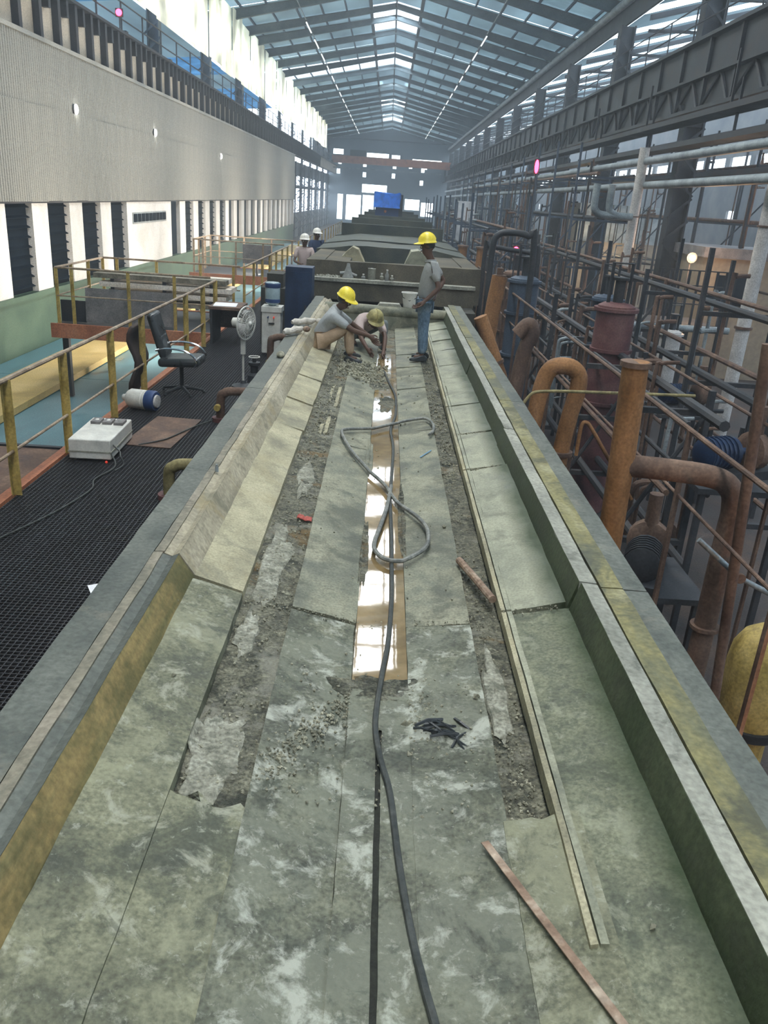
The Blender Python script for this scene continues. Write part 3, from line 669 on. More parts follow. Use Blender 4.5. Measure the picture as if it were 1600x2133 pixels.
for k in range(330):                        # rubble trail across the plates
    t = rg.random(); x = -.34+.34*t+rg.gauss(0, .03); y = 2.42+.65*t+rg.gauss(0, .05); s = rg.uniform(.004, .011); rock(g1, (x, y, bedz(x)+s*.3), s, rg)
g1.build('rubble', T['stone'], None, 'grit and broken lining lying along both side channels of the trough', 'rubble', kind='stuff', smooth=False)
tg = MB()
for k in range(14):
    a = rg.uniform(0, 6.28); c = Vector((.35+rg.gauss(0, .05), 2.8+rg.gauss(0, .04), .2)); d = Vector((cos(a), sin(a), 0))
    tg.tube([c-d*.06, c+Vector((0, 0, .015)), c+d*.05+Vector((.02, .01, 0))], rg.uniform(.003, .008), 5)
tg.build('scrap_tangle', T['black'], None, 'tangle of black wire and scrap right of the hose nearer than the puddle', 'scrap', loc=(.35, 2.8, .19))
for i, (x, y, s, lb) in enumerate([(.21, 2.86, .03, 'brown stone beside the hose just nearer than the water'), (.30, 2.83, .035, 'dark lump of debris right of the hose with wire in it'), (.33, 2.78, .028, 'smaller black lump in the debris heap right of the hose'), (.52, 3.02, .02, 'pale stone at the right edge of the centre plate'), (-.90, 3.42, .014, 'small pale stone on the left curb wall near the joint'), (.22, 2.66, .02, 'flat grey stone lying nearer than the debris heap'), (-.77, 2.85, .012, 'little white chip on the left sloping slab'), (.9, 1.75, .014, 'pale pebble on the near right slab'), (.5, 5.0, .018, 'tan stone right of the hose loop')]):
    m_ = MB(); rock(m_, (x, y, bedz(x)+s*.4), s, rg); rock(m_, (x+s*.5, y+s*.3, bedz(x)+s*.3), s*.7, rg)
    m_.build('stone', T['black'] if i in (1, 2) else T['stone'], None, lb, 'stone', loc=(x, y, bedz(x)), smooth=False)

# hose lying down the middle, then looped
def spline(pts, n=8):
    P = [Vector(p) for p in pts]; P = [P[0]*2-P[1]] + P + [P[-1]*2-P[-2]]; out = []
    for i in range(1, len(P)-2):
        for k in range(n):
            t = k/n; a, b, c, d = P[i-1], P[i], P[i+1], P[i+2]
            out.append(.5*((2*b)+(-a+c)*t+(2*a-5*b+4*c-d)*t*t+(-a+3*b-3*c+d)*t**3))
    return out+[P[-2]]
hp = [(.36,.9),(.31,1.25),(.262,1.51),(.235,1.64),(.198,1.87),(.17,2.1),(.14,2.43),(.098,2.65),(.079,2.87),(.103,3.21),(.132,3.52),(.15,3.99),(.151,4.44),(.15,4.9),(.142,5.6),(.15,5.95),(.17,6.87),(.15,7.5),(.2,8.1),(.2,8.95),(.13,9.6),(.064,10.28)]
def lay(pts, r):
    return [Vector((p.x, p.y, max(bedz(p.x), .168 if -.04 < p.x < .23 and p.y > 3.1 else 0)+r*.9+.004)) for p in spline([(x, y, 0) for x, y in pts])]
T['hose2'] = nmat('thin_hose', [(.03,.035,.035), (.07,.075,.07)], scale=14, rough=.5, bump=.2)
MB().tube(lay(hp, .013), .013, 8).build('hose', T['hose2'], None, 'dark hose lying lengthwise down the centre of the trough', 'hose')
lp = [(.5,7.15),(.545,7.3),(.55,7.52),(.49,7.74),(.36,7.74),(.224,7.67),(.06,7.5),(-.097,7.32),(-.25,7.15),(-.3,7.05),(-.275,6.85),(-.18,6.5),(-.065,6.21),(.094,5.83),(.184,5.48),(.315,5.17),(.375,4.97),(.387,4.8),(.359,4.61),(.251,4.47),(.16,4.44),(.09,4.48),(.042,4.6),(.045,4.75),(.06,4.87),(.115,5.32),(.15,5.8)]
MB().tube([p+Vector((0, 0, .02)) for p in lay(lp, .0145)], .0145, 8).build('hose', T['hose'], None, 'thick grey hose curled in a long loop over the puddle', 'hose')
# flat rusty bar, rusty pipe, rag, blue strip, ...
def flat(name, a, b, wd, t, mat, label, cat):
    a, b = Vector(a), Vector(b); d = (b-a); n = Vector((-d.y, d.x, 0)).normalized()*wd/2; up = Vector((0, 0, t))
    vs = [a-n, a+n, b+n, b-n]; vs = vs+[v+up for v in vs]
    return MB().add(vs, [(3,2,1,0),(4,5,6,7),(0,1,5,4),(1,2,6,5),(2,3,7,6),(3,0,4,7)]).build(name, mat, None, label, cat, loc=tuple(a))
flat('metal_strip', (.462, 2.15, .226), (.82, 1.28, .304), .028, .004, T['rust'], 'long flat rusty metal strip lying across the near right slab', 'metal strip')
MB().tube([(.555, 4.42, .245), (.615, 4.18, .26), (.69, 3.87, .275)], .022, 10).build('pipe_piece', T['rust'], None, 'short rusty pipe piece lying in the right channel', 'pipe')
T['ragm'] = pmat('red_rag', (.42, .1, .08), rough=.9, var=.3, scale=30)
rgm = MB(); vs = []
for i in range(9):
    for j in range(5):
        vs.append((-.475+i*.012, 4.87+j*.016+.008*sin(i), .272+.012*noise.noise(Vector((i*.9, j*.8, 3)))+.006*(i % 2)-.005*i*.5))
rgm.add(vs, [(i*5+j, (i+1)*5+j, (i+1)*5+j+1, i*5+j+1) for i in range(8) for j in range(4)])
rgo = rgm.build('rag', T['ragm'], None, 'small red rag lying in the left channel', 'rag', loc=(-.43, 4.9, .24)); sm = rgo.modifiers.new('thickness', 'SOLIDIFY'); sm.thickness = .006
T['blue'] = pmat('blue_strap', (.06, .2, .34), rough=.5)
flat('blue_strap', (.40, 6.58, .206), (.5, 6.75, .222), .012, .004, T['blue'], 'short blue strap lying on the right centre plate', 'strap')

# ================================================================== cross wall beyond, second tank and covers
cw = thing('cross_beam', (0.1, 16.2, .3), 'thick concrete cross beam closing the far end of the trough', 'beam')
strip('beam_body', [(-1.52, .36), (1.75, .36), (1.75, .72), (-1.52, .72)], 16.0, 16.7, T['conc'], cw, amp=.01, dx=.2)
strip('beam_lip', [(-1.52, .7), (1.75, .7), (1.75, .76), (-1.52, .76)], 15.96, 16.12, T['curbpale'], cw, amp=.006, dx=.15)
MB().box(-1.5, -1.2, 15.2, 16.6, -2.5, .36).build('beam_support', T['darkwall'], cw); MB().box(1.42, 1.72, 15.2, 16.6, -2.5, .36).build('beam_support', T['darkwall'], cw)
t2 = thing('far_tank', (.1, 30, -.6), 'second covered acid tank behind the concrete cross beam', 'tank')
strip('end_wall', [(-1.6, .3), (1.95, .3), (1.95, 1.02), (-1.6, 1.0)], 17.0, 17.25, T['conc'], t2, amp=.01, dx=.25)
MB().box(-1.6, -1.25, 17.25, 96, -2.5, 1.0).build('side_wall', T['conc'], t2); MB().box(1.6, 1.95, 17.25, 96, -2.5, 1.0).build('side_wall', T['conc'], t2)
MB().box(-1.25, 1.6, 17.25, 96, -.6, .35).build('tank_floor', T['gap'], t2)
strip('lining_slab', [(-1.25, .6), (-.3, .5), (-.35, .62), (-.62, 1.16), (-.75, 1.2), (-1.25, .75)], 18.6, 19.2, T['slab_l'], t2, amp=.02, dx=.12)
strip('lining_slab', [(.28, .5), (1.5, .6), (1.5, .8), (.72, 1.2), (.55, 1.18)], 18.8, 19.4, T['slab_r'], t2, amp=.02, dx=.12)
T['cover'] = nmat('tank_cover', [(.025,.035,.032), (.055,.065,.055), (.1,.1,.075)], scale=1.2, rough=.7, bump=.2, stretch=(1,1,1))
MB().box(-1.25, -.75, 17.3, 21, .35, .98).build('side_ledge', T['conc'], t2); MB().box(1.0, 1.6, 17.3, 21, .35, .98).build('side_ledge', T['conc'], t2)
for k in range(28):
    y = 20.6+k*2.45; z = 1.0+.02*(k % 2)
    cv = strip('tank_cover', [(-1.7, z-.25), (2.0, z-.25), (2.0, z), (1.2, z+.12), (-.9, z+.12), (-1.7, z)], y, y+2.2, T['cover'], t2, amp=.02, dx=.4, dy=.6, seed=k)
    if k in (2, 5, 8, 12, 16): MB().box(-1.5, 1.8, y+2.2, y+2.4, z-.2, z+.42).build('squeegee_frame', T['cover'], t2)
# loose things on the beam
T['junk'] = pmat('grimy_metal', (.22, .23, .22), rough=.6, var=.3, scale=20)
def pump(c, s, label, mat=None):
    t = thing('drill_machine', c, label, 'tool'); x, y, z = c; mat = mat or T['junk']
    MB().lathe((x, y, z), [(.09*s, 0), (.1*s, .02*s), (.07*s, .08*s), (.05*s, .14*s), (.03*s, .2*s), (.025*s, .24*s)], 12).build('body', mat, t)
    MB().tube([(x-.13*s, y, z+.08*s), (x, y, z+.1*s), (x+.14*s, y, z+.05*s)], .025*s, 8).build('handle', mat, t)
pump((-.72, 16.3, .735), 1.2, 'grimy grey tool with a handle, leftmost of the things on the cross beam')
tt = thing('paint_can', (-.26, 16.35, .73), 'pale upright can standing on the cross beam behind the men', 'can')
MB().lathe((-.26, 16.35, .735), [(.075, 0), (.078, .01), (.075, .2), (.08, .21), (.08, .22)], 14).build('can_body', T['curbpale'], tt)
MB().tube([(-.33, 16.35, .93), (-.26, 16.3, .99), (-.19, 16.35, .93)], .006, 6).build('handle', T['steel'], tt)
for i, (x, h, lb) in enumerate([(-.42, .09, 'low grey lump left of the pale can on the cross beam'), (-.06, .13, 'small grey bottle right of the pale can'), (.04, .2, 'taller thin bottle on the cross beam'), (.14, .1, 'smallest pale bottle at the right of the things on the beam')]):
    b_ = thing('bottle', (x, 16.3, .735), lb, 'bottle')
    MB().lathe((x, 16.3, .735), [(.035, 0), (.04, .01), (.04, h*.6), (.018, h*.8), (.016, h)], 12).build('bottle_body', T['curbpale'] if i % 2 else T['junk'], b_)
    MB().lathe((x, 16.3, .735+h), [(.02, 0), (.02, .02)], 10).build('cap', T['plastic'], b_)
sc_ = MB()
for k in range(60): rock(sc_, (rg.uniform(-1.4, -.9), 16.1+rg.random()*.4, .75), rg.uniform(.02, .05), rg)
sc_.build('mortar_rubble', T['curbpale'], None, 'whitish mortar rubble heaped on the left end of the cross beam', 'rubble', kind='stuff', smooth=False)
bk = thing('bucket', (.45, 14.32, .5), 'grey plastic bucket standing on the end sill left of the standing man', 'bucket')
MB().lathe((.45, 14.32, .482), [(.09, 0), (.095, .01), (.135, .26), (.145, .265), (.145, .28), (.13, .28), (.125, .26), (.09, .03)], 18).build('bucket_body', T['plastic'], bk)
MB().tube([(.31, 14.32, .75), (.33, 14.25, .68), (.45, 14.2, .63), (.57, 14.25, .68), (.59, 14.32, .75)], .006, 6).build('handle', T['steel'], bk)

# blue tarpaulin covered machine far down the line
bt = thing('covered_machine', (-.1, 45, 1.1), 'machine wrapped in a bright blue tarpaulin at the far end of the tanks', 'machine')
T['tarp'] = pmat('blue_tarpaulin', (.03, .2, .85), rough=.4, var=.35, scale=3, bump=.4)
T['navy'] = pmat('dark_blue_panel', (.02, .05, .15), rough=.5)
vs = []; nx, nz = 12, 8
tm = MB()
prof = [(-.82,45),(-.8,44.6),(-.3,44.5),(.3,44.5),(.55,44.6),(.58,45),(.58,45.8),(-.8,45.8)]
for j, z in enumerate((1.78, 1.95, 2.15, 2.35, 2.5)):
    for i, (x, y) in enumerate(prof):
        q = noise.noise_vector(Vector((x*3, y*3, z*3)))*.06; vs.append((x+q.x, y+q.y, z+(.05*sin(i*2) if j == 4 else 0)))
tm.add(vs, [(j*8+i, j*8+(i+1) % 8, (j+1)*8+(i+1) % 8, (j+1)*8+i) for j in range(4) for i in range(8)]+[tuple(32+i for i in range(8))])
tm.build('tarpaulin', T['tarp'], bt)
MB().box(-.72, .5, 44.7, 45.8, 1.1, 1.85).build('machine_body', T['navy'], bt)
MB().box(.5, .7, 44.9, 45.7, 1.1, 2.45).build('side_frame', T['steel'], bt)
MB().ball((-.2, 44.66, 1.6), .07).build('warning_lamp', T['red_o'], bt)
# overhead travelling crane
oc = thing('overhead_crane', (-.7, 136, 7), 'rust red overhead travelling crane spanning the hall near the far wall', 'crane')
MB().box(-9.3, 9.1, 135, 135.8, 6.95, 7.95).build('bridge_girder', T['red_o'], oc); MB().box(-9.3, 9.1, 137.4, 138, 6.95, 7.8).build('bridge_girder', T['red_o'], oc)
MB().box(-6.5, -4.0, 134.8, 138.2, 7.95, 8.8).build('trolley', T['steel'], oc)
for x, z in ((-9.2, 6.765), (9.08, 7.305)): MB().box(x-.12, x+.12, 134, 139, z, z+.4).build('end_carriage', T['steel'], oc)
MB().box(-9.0, 7.7, 134.6, 134.7, 6.1, 6.25).build('cable_tray', T['galv'], oc)
# strip lights under the roof
for s, xx in ((-1, -5.15), (1, 4.75)):
    zz = roofz(xx)-1.05
    t = thing('conduit_line', (xx, 70, zz), 'thin conduit line under the %s roof slope carrying strip lights' % ('left' if s < 0 else 'right'), 'conduit')
    MB().cyl((xx, 20, zz), (xx, 134, zz), .03, n=6).build('conduit', T['galv'], t)
T['tube'] = pmat('tube_light', (.9, .97, 1.0), emit=1.6)
l0 = None
for s, xx in ((-1, -5.15), (1, 4.75)):
    zz = roofz(xx)-1.12
    for k in range(16):
        y = 52+k*5.2
        if l0 is None:
            l0 = thing('strip_light', (xx, y, zz), 'long thin strip light hanging under the left roof slope', 'light', 'strip lights along the roof')
            MB().box(xx-.05, xx+.05, y-1.5, y+1.5, zz, zz+.06).build('housing', T['steel'], l0); MB().cyl((xx, y-1.45, zz-.03), (xx, y+1.45, zz-.03), .035, n=8).build('tube', T['tube'], l0)
        else:
            c = copy_tree(l0); c.location = (xx, y, zz); c['label'] = 'long thin strip light hanging under the %s roof slope' % ('left' if s < 0 else 'right')
            c['group'] = 'strip lights along the %s roof' % ('left' if s < 0 else 'right')
l0['group'] = 'strip lights along the left roof'

# ================================================================== left walkway
gw = thing('grating_walkway', (-2.25, 12, -.5), 'dark steel grating walkway along the left side of the trough', 'walkway')
gm = MB()
for i in range(48): x = -3.24+i*.0408; gm.box(x, x+.006, 0, .995, -.03, 0)
for j in range(25): y = .01+j*.04; gm.box(-3.24, -1.28, y, y+.006, -.012, .001)
gp0 = gm.build('grating_panel', T['grate'], gw, loc=(0, 0, 0), smooth=False); gp0.location = Vector((2.25, -10, 0))
for k in range(1, 27): inst(gp0, loc=Vector((2.25, -10+k, 0)), parent=gw)
fl = MB().box(-3.25, -1.27, 29, 75, -.55, -.5); fl.build('deck_plate', T['steel'], gw)
MB().box(-3.36, -3.26, 1.5, 75, -.68, -.48).build('edge_channel', T['red_o'], gw)
for y in range(2, 75, 4): MB().box(-3.3, -1.3, y, y+.1, -.7, -.54).build('cross_bearer', T['steel'], gw)
for x in (-3.2, -1.45):
    for y in range(3, 75, 8): MB().box(x, x+.12, y, y+.12, -2.5, -.7).build('support_leg', T['steel'], gw)

def railing(name, label, pts, posts, zt, zm, mrail, mpost, grp=None, zb=-.5, pw=.055):
    t = thing(name, (*posts[0], zb), label, 'railing', grp)
    MB().tube([(x, y, zt) for x, y in pts], .022, 8).build('top_rail', mrail, t)
    MB().tube([(x, y, zm) for x, y in pts], .015, 8).build('mid_rail', mrail, t)
    p0 = None
    for x, y in posts:
        if p0 is None:
            m_ = MB().box(x-pw/2, x+pw/2, y-.006, y+.006, zb, zt).box(x-pw/2-.0, x-pw/2+.008, y-.045, y, zb, zt)
            p0 = m_.build('post', mpost, t, loc=(x, y, zb)); b0 = p0.location.copy(); o0 = Vector((x, y, 0))
        else: inst(p0, loc=b0+Vector((x, y, 0))-o0, parent=t)
    return t
railing('yellow_railing', 'yellow railing with angle posts running beside the grating walkway', [(-3.23, 4.2), (-3.23, 15.95)], [(-3.23, y) for y in (5.6, 6.9, 8.2, 9.7, 11.0, 13.5, 14.8, 15.9)], .57, -.08, T['rail'], T['yellow'], pw=.075)
railing('yellow_railing', 'far stretch of yellow railing beside the walkway past the timber bridge', [(-3.23, 19.2), (-3.23, 27.8)], [(-3.23, 19.2+k*1.4) for k in range(7)], .57, -.08, T['rail'], T['yellow'])
railing('yellow_railing', 'farthest yellow railing beyond the second bridge', [(-3.23, 31), (-3.23, 60)], [(-3.23, 31+k*2.2) for k in range(14)], .57, -.08, T['rail'], T['yellow'])
def bridge(y0, lab, lab2, far=False):
    b = thing('cross_bridge', (-4.9, y0, -.5), lab, 'bridge')
    MB().box(-6.5, -3.38, y0, y0+2.9, -.58, -.5).build('deck', T['steel'], b)
    MB().box(-6.55, -3.38, y0-.06, y0, -.76, -.48).build('edge_beam', T['red_o'], b); MB().box(-6.55, -3.38, y0+2.9, y0+2.96, -.76, -.48).build('edge_beam', T['red_o'], b)
    for x in (-6.4, -3.6):
        for y in (y0+.1, y0+2.7): MB().box(x, x+.12, y, y+.12, -1.98, -.58).build('leg', T['steel'], b)
    railing('bridge_railing', lab2, [(-3.4, y0+.05), (-6.42, y0+.05), (-6.42, y0+2.85), (-3.3, y0+2.85)],
            [(-6.4, y0+.05), (-6.1, y0+.05), (-5.0, y0+.05), (-4.1, y0+.05), (-6.42, y0+.9), (-6.42, y0+1.9), (-6.42, y0+2.85), (-6.1, y0+2.85), (-5.2, y0+2.85), (-4.2, y0+2.85), (-3.45, y0+2.85)], .58, .05, T['rail'], T['yellow'] if not far else T['rail'])
bridge(16.2, 'steel cross bridge with a red edge beam left of the walkway', 'railing around the nearer cross bridge holding the stacked timbers')
bridge(28.0, 'far steel cross bridge left of the walkway', 'railing around the far cross bridge', True)
# timbers stacked on the bridge
k = 0
wh = ['top', 'second', 'third', 'lowest']
for row, z in enumerate((.29, .12, -.05, -.22)):
    for j in range(2):
        x0 = -6.15+.12*row+.06*j; y_ = 17.75+j*.42
        tb = MB().box(x0, -3.35+.1*(row % 2), y_-.16, y_+.16, z, z+.1)
        tb.build('timber', T['plank'] if row in (1, 2) or j else T['curbpink'], None, 'long pale timber on the bridge, %s row of the stack, %s of its pair' % (wh[row], 'front' if j == 0 else 'rear'), 'timber', 'pale timbers stacked on the cross bridge', loc=(-4.8, y_, z))
for i, x in enumerate((-5.9, -4.8, -3.9)):
    for z in (-.12, .05, .22): pass
bc = thing('stack_bearers', (-4.8, 18, -.5), 'dark trestle under the stacked pale timbers on the bridge', 'trestle')
for x in (-5.8, -4.7, -3.7):
    MB().box(x, x+.1, 17.55, 18.4, -.5, -.22).build('bearer', T['steel'], bc)
    for z in (-.12, .05, .22): MB().box(x, x+.08, 17.6, 18.35, z, z+.07).build('spacer', T['steel'], bc)
bd = MB().obox((-5.05, 16.42, -.12), (1.75, .03, .66), (radians(-4), 0, 0)); bd.build('board', T['board'], None, 'grey weathered board propped inside the near bridge railing', 'board', loc=(-5.1, 16.42, -.45))
MB().obox((-6.2, 16.5, -.27), (.5, .05, .42)).build('dark_case', T['steel'], None, 'dark case left of the grey weathered board on the bridge', 'case', loc=(-6.2, 16.5, -.48))
MB().obox((-4.35, 28.35, .2), (.95, .04, .62)).obox((-4.35, 28.38, -.3), (.06, .06, .4)).build('board', T['board'], None, 'grey board standing on the far cross bridge', 'board', loc=(-4.35, 28.35, -.5))
dk = thing('desk', (-2.95, 15.5, -.5), 'dark wooden desk with white papers at the walkway edge', 'desk')
MB().box(-3.2, -2.62, 15.1, 15.95, .14, .19).build('desk_top', T['brownp'], dk)
for x in (-3.18, -2.68): MB().box(x, x+.04, 15.12, 15.93, -.5, .14).build('side_panel', T['steel'], dk)
MB().box(-3.14, -2.68, 15.9, 15.93, -.3, .14).build('back_panel', T['brownp'], dk)
T['paper'] = pmat('paper', (.85, .85, .88), rough=.8, var=.03)
MB().obox((-2.95, 15.45, .195), (.42, .5, .008), (0, 0, .1)).build('paper_sheet', T['paper'], None, 'white papers lying on the dark desk', 'paper', loc=(-2.95, 15.45, .19))
MB().obox((-1.93, 5.17, -.493), (.1, .13, .004), (0, 0, .5)).build('paper_sheet', T['paper'], None, 'small white paper on the grating beside the trough', 'paper', loc=(-1.95, 5.17, -.495))

# pit with teal tank tops, ochre beam
pit = thing('teal_tank', (-6, 25, -2.5), 'sunken teal tank top in the pit left of the walkway', 'tank')
for k in range(9): MB().box(-8.95, -3.9, 2+k*8.02, 10+k*8.02, -2.5, -2.0).build('tank_cover', T['teal'], pit)
MB().box(-8.1, -8.0, 2, 74, -2.0, -1.95).build('pipe_trim', T['galv'], pit)
ob = thing('ochre_beam', (-7, 25, -2), 'broad ochre yellow beam lying along the teal tank top', 'beam')
MB().box(-7.9, -6.75, 3, 70, -1.98, -1.85).build('beam_plate', T['ylw2'], ob); MB().box(-7.92, -7.86, 3, 70, -1.98, -1.8).build('beam_lip', T['ylw2'], ob)
sp = thing('side_platform', (-4, 7.5, -.55), 'rusty brown plate platform left of the yellow railing', 'platform')
MB().box(-4.9, -3.4, 6.5, 8.35, -.56, -.52).build('deck_plate', T['brownp'], sp); MB().box(-4.9, -3.4, 8.36, 8.42, -.7, -.5).build('edge_beam', T['steel'], sp)
MB().box(-4.95, -3.4, 6.42, 6.5, -.7, -.5).build('edge_beam', T['red_o'], sp); MB().box(-4.9, -4.8, 6.6, 6.7, -1.99, -.56).build('leg', T['steel'], sp); MB().box(-4.9, -4.8, 8.2, 8.3, -1.99, -.56).build('leg', T['steel'], sp)
MB().box(-4.9, -3.4, 2.5, 6.3, -.58, -.54).build('deck_plate', T['board'], sp)

# office chair
ch = thing('office_chair', (-2.75, 11.15, -.5), 'black office chair with curved chrome armrests on the walkway', 'chair')
def cushion(name, c, sz, rot, mat, par, r=.05):
    m_ = MB().obox(c, sz, rot); o = m_.build(name, mat, par)
    bv = o.modifiers.new('bevel', 'BEVEL'); bv.width = r; bv.segments = 3; return o
cushion('seat', (-2.73, 11.12, -.02), (.56, .52, .12), (0, -.05, 0), T['black'], ch)
cushion('backrest', (-3.05, 11.2, .3), (.1, .48, .62), (0, -.28, .05), T['black'], ch)
cushion('lumbar_pad', (-2.99, 11.2, .18), (.06, .4, .26), (0, -.28, .05), T['black'], ch, .025)
for s in (-1, 1):
    yy = 11.14+s*.29
    MB().tube(spline([(-3.02, yy, .14), (-2.9, yy, .17), (-2.7, yy, .17), (-2.55, yy, .12), (-2.47, yy, .02), (-2.5, yy, -.06)], 5), .014, 8).build('armrest', T['chrome'], ch)
MB().cyl((-2.75, 11.15, -.42), (-2.75, 11.15, -.08), .028).build('gas_column', T['steel'], ch)
for k in range(5):
    a = 2*pi*k/5+.3; ex, ey = -2.75+.3*cos(a), 11.15+.3*sin(a)
    lg = MB().tube([(-2.75, 11.15, -.4), (ex, ey, -.45)], [.028, .016], 6).build('leg', T['steel'], ch)
    MB().ball((ex, ey, -.472), .024).build('castor', T['black'], lg)
# dark cloth hanging on the railing behind it
cl = MB(); vs = []
for i in range(9):
    for j in range(10):
        vs.append((-3.32-.05*sin(j*.9)-.03*i/8, 10.72+.62*i/8, .45-.95*j/9*(1-.12*abs(i-4)/4)+.03*noise.noise(Vector((i, j, 0)))))
cl.add(vs, [(i*10+j, (i+1)*10+j, (i+1)*10+j+1, i*10+j+1) for i in range(8) for j in range(9)])
T['cloth'] = pmat('dark_brown_cloth', (.05, .035, .03), rough=.9)
co = cl.build('sack', T['cloth'], None, 'dark brown sack hanging on the railing behind the office chair', 'sack', loc=(-3.32, 11, -.4)); q = co.modifiers.new('thick', 'SOLIDIFY'); q.thickness = .05
# white box with three pads
wb = thing('control_box', (-3.02, 8.35, -.5), 'white boxy unit with three grey pads on its lid on the grating', 'box')
cushion('case', (-2.95, 8.38, -.365), (.43, .86, .21), (0, 0, .04), T['plastic'], wb, .012)
MB().obox((-2.95, 8.38, -.39), (.44, .87, .015), (0, 0, .04)).build('seam_lip', T['curbpale'], wb)
for k in range(3):
    pdx = MB().obox((-3.07+k*.125, 8.62, -.245), (.1, .17, .03), (0, 0, .04)); pdo = pdx.build('pad', T['board'], wb)
    MB().ball((-3.07+k*.125, 8.62, -.228), .022, .03, .008, 8, 4).build('pad_disc', T['plastic'] if k < 2 else T['junk'], pdo)
T['redglow'] = pmat('red_plastic', (.6, .05, .03), rough=.4, emit=.4)  # red plastic with a faint glow put into it, on parts that are no lamps
MB().ball((-2.76, 7.93, -.483), .014).build('foot', T['redglow'], wb)
for i, pts in enumerate([[(-2.725, 8.05, -.33), (-2.64, 8.0, -.38), (-2.6, 7.9, -.4), (-2.56, 7.86, -.47), (-2.6, 7.7, -.49)], [(-2.73, 8.0, -.4), (-2.63, 7.8, -.48), (-2.7, 7.4, -.485), (-2.64, 7.1, -.485), (-2.75, 6.5, -.485), (-2.95, 5.9, -.485), (-3.1, 5.4, -.485)]]):
    MB().tube(spline(pts, 6), .008, 6).build('cable', T['hose2'], None, ['short cable ending in a white plug beside the white box', 'long thin cable trailing over the grating towards the camera'][i], 'cable')
MB().tube(spline([(-2.62, 8.6, -.484), (-2.45, 8.75, -.475), (-2.36, 8.9, -.475), (-2.2, 9.4, -.475), (-2.0, 9.9, -.482)], 6), .008, 6).build('cable', T['hose2'], None, 'thin cable crossing the brown sheet behind the white box', 'cable')
MB().obox((-2.5, 9.2, -.491), (.56, 1.25, .008), (0, 0, -.06)).build('sheet', T['brownp'] , None, 'flat brown cardboard sheet lying on the grating behind the white box', 'sheet', loc=(-2.5, 9.2, -.495))
# water jug on its side, dispenser, fan
jg = thing('water_jug', (-3.0, 10.15, -.38), 'white water jug with a dark blue band lying on its side', 'jug')
MB().lathe((-2.87, 10.1, -.362), [(.04, -.42), (.045, -.38), (.1, -.34), (.125, -.3), (.127, -.12), (.12, -.11), (.127, -.1), (.127, -.02)], 18, (1, -.25, 0)).build('jug_body', T['plastic'], jg)
MB().lathe((-2.87, 10.1, -.362), [(.13, -.07), (.133, -.05), (.133, .03), (.12, .05), (.07, .05), (.07, .03)], 18, (1, -.25, 0)).build('band', T['navy'], jg)
MB().lathe((-2.84, 10.09, -.362), [(.085, .02), (.08, .04), (.05, .045)], 16, (1, -.25, 0)).build('jug_base', T['whitep'], jg)
wd = thing('water_dispenser', (-1.93, 14.4, -.5), 'white water dispenser with an upturned bottle beside the blue column', 'dispenser')
cushion('cabinet', (-1.93, 14.4, -.06), (.33, .32, .76), (0, 0, 0), T['plastic'], wd, .02)
MB().box(-2.1, -1.75, 14.22, 14.58, .28, .37).build('top_tray', T['plastic'], wd)
MB().box(-1.97, -1.87, 14.21, 14.235, .08, .1).build('badge', T['steel'], wd)
T['bottle'] = pmat('water_bottle', (.42, .55, .6), rough=.15, trans=.3)
MB().lathe((-1.93, 14.4, .38), [(.05, -.02), (.06, .0), (.125, .05), (.13, .08), (.13, .3), (.125, .31), (.13, .32), (.13, .37), (.11, .39)], 18).build('bottle', T['bottle'], wd)
MB().lathe((-1.93, 14.4, .38), [(.134, .3), (.137, .31), (.137, .37), (.134, .375)], 18).build('bottle_band', T['navy'], wd)
MB().lathe((-1.93, 14.4, .38), [(.132, .05), (.134, .06), (.134, .1), (.132, .11)], 18).build('bottle_band', T['navy'], wd)
for x in (-1.98, -1.88): MB().cyl((x, 14.235, .2), (x, 14.18, .19), .012).build('tap', T['navy'] if x < -1.9 else T['redglow'], wd)
fn = thing('pedestal_fan', (-2.0, 11.8, -.5), 'white pedestal fan turned to the right, left of the trough', 'fan')
MB().lathe((-2.0, 11.8, -.5), [(.17, 0), (.17, .025), (.05, .06), (.03, .1)], 20).build('base', T['steel'], fn)
MB().cyl((-2.0, 11.8, -.42), (-2.0, 11.8, .02), .017).build('pole', T['plastic'], fn)
MB().obox((-2.0, 11.8, .13), (.065, .07, .28)).build('control_head', T['plastic'], fn)
MB().cyl((-2.0, 11.8, .25), (-2.01, 11.8, .4), .025).build('neck', T['plastic'], fn)
MB().lathe((-2.17, 11.82, .44), [(.03, 0), (.065, .02), (.07, .1), (.055, .17)], 14, (1, -.12, 0)).build('motor_housing', T['plastic'], fn)
ax = Vector((1, -.45, 0)).normalized(); c0 = Vector((-1.955, 11.78, .44)); sd = Vector((0, 0, 1)); s2 = ax.cross(sd)
gc = MB()
def ring(mb, c, r, rr, n=24): mb.tube([c+(sd*cos(2*pi*k/n)+s2*sin(2*pi*k/n))*r for k in range(n+1)], rr, 5, cap=False)
ring(gc, c0, .235, .012); ring(gc, c0+ax*.055, .09, .004); ring(gc, c0+ax*.04, .17, .004); ring(gc, c0-ax*.04, .17, .004)
for k in range(28):
    d = sd*cos(2*pi*k/28)+s2*sin(2*pi*k/28)
    gc.tube([c0+ax*.06+d*.03, c0+ax*.045+d*.14, c0+d*.235, c0-ax*.045+d*.14, c0-ax*.06+d*.04], .0035, 4)
gc.ball(c0+ax*.06, .035, .035, .035, 8, 6); gc.build('fan_cage', T['plastic'], fn)
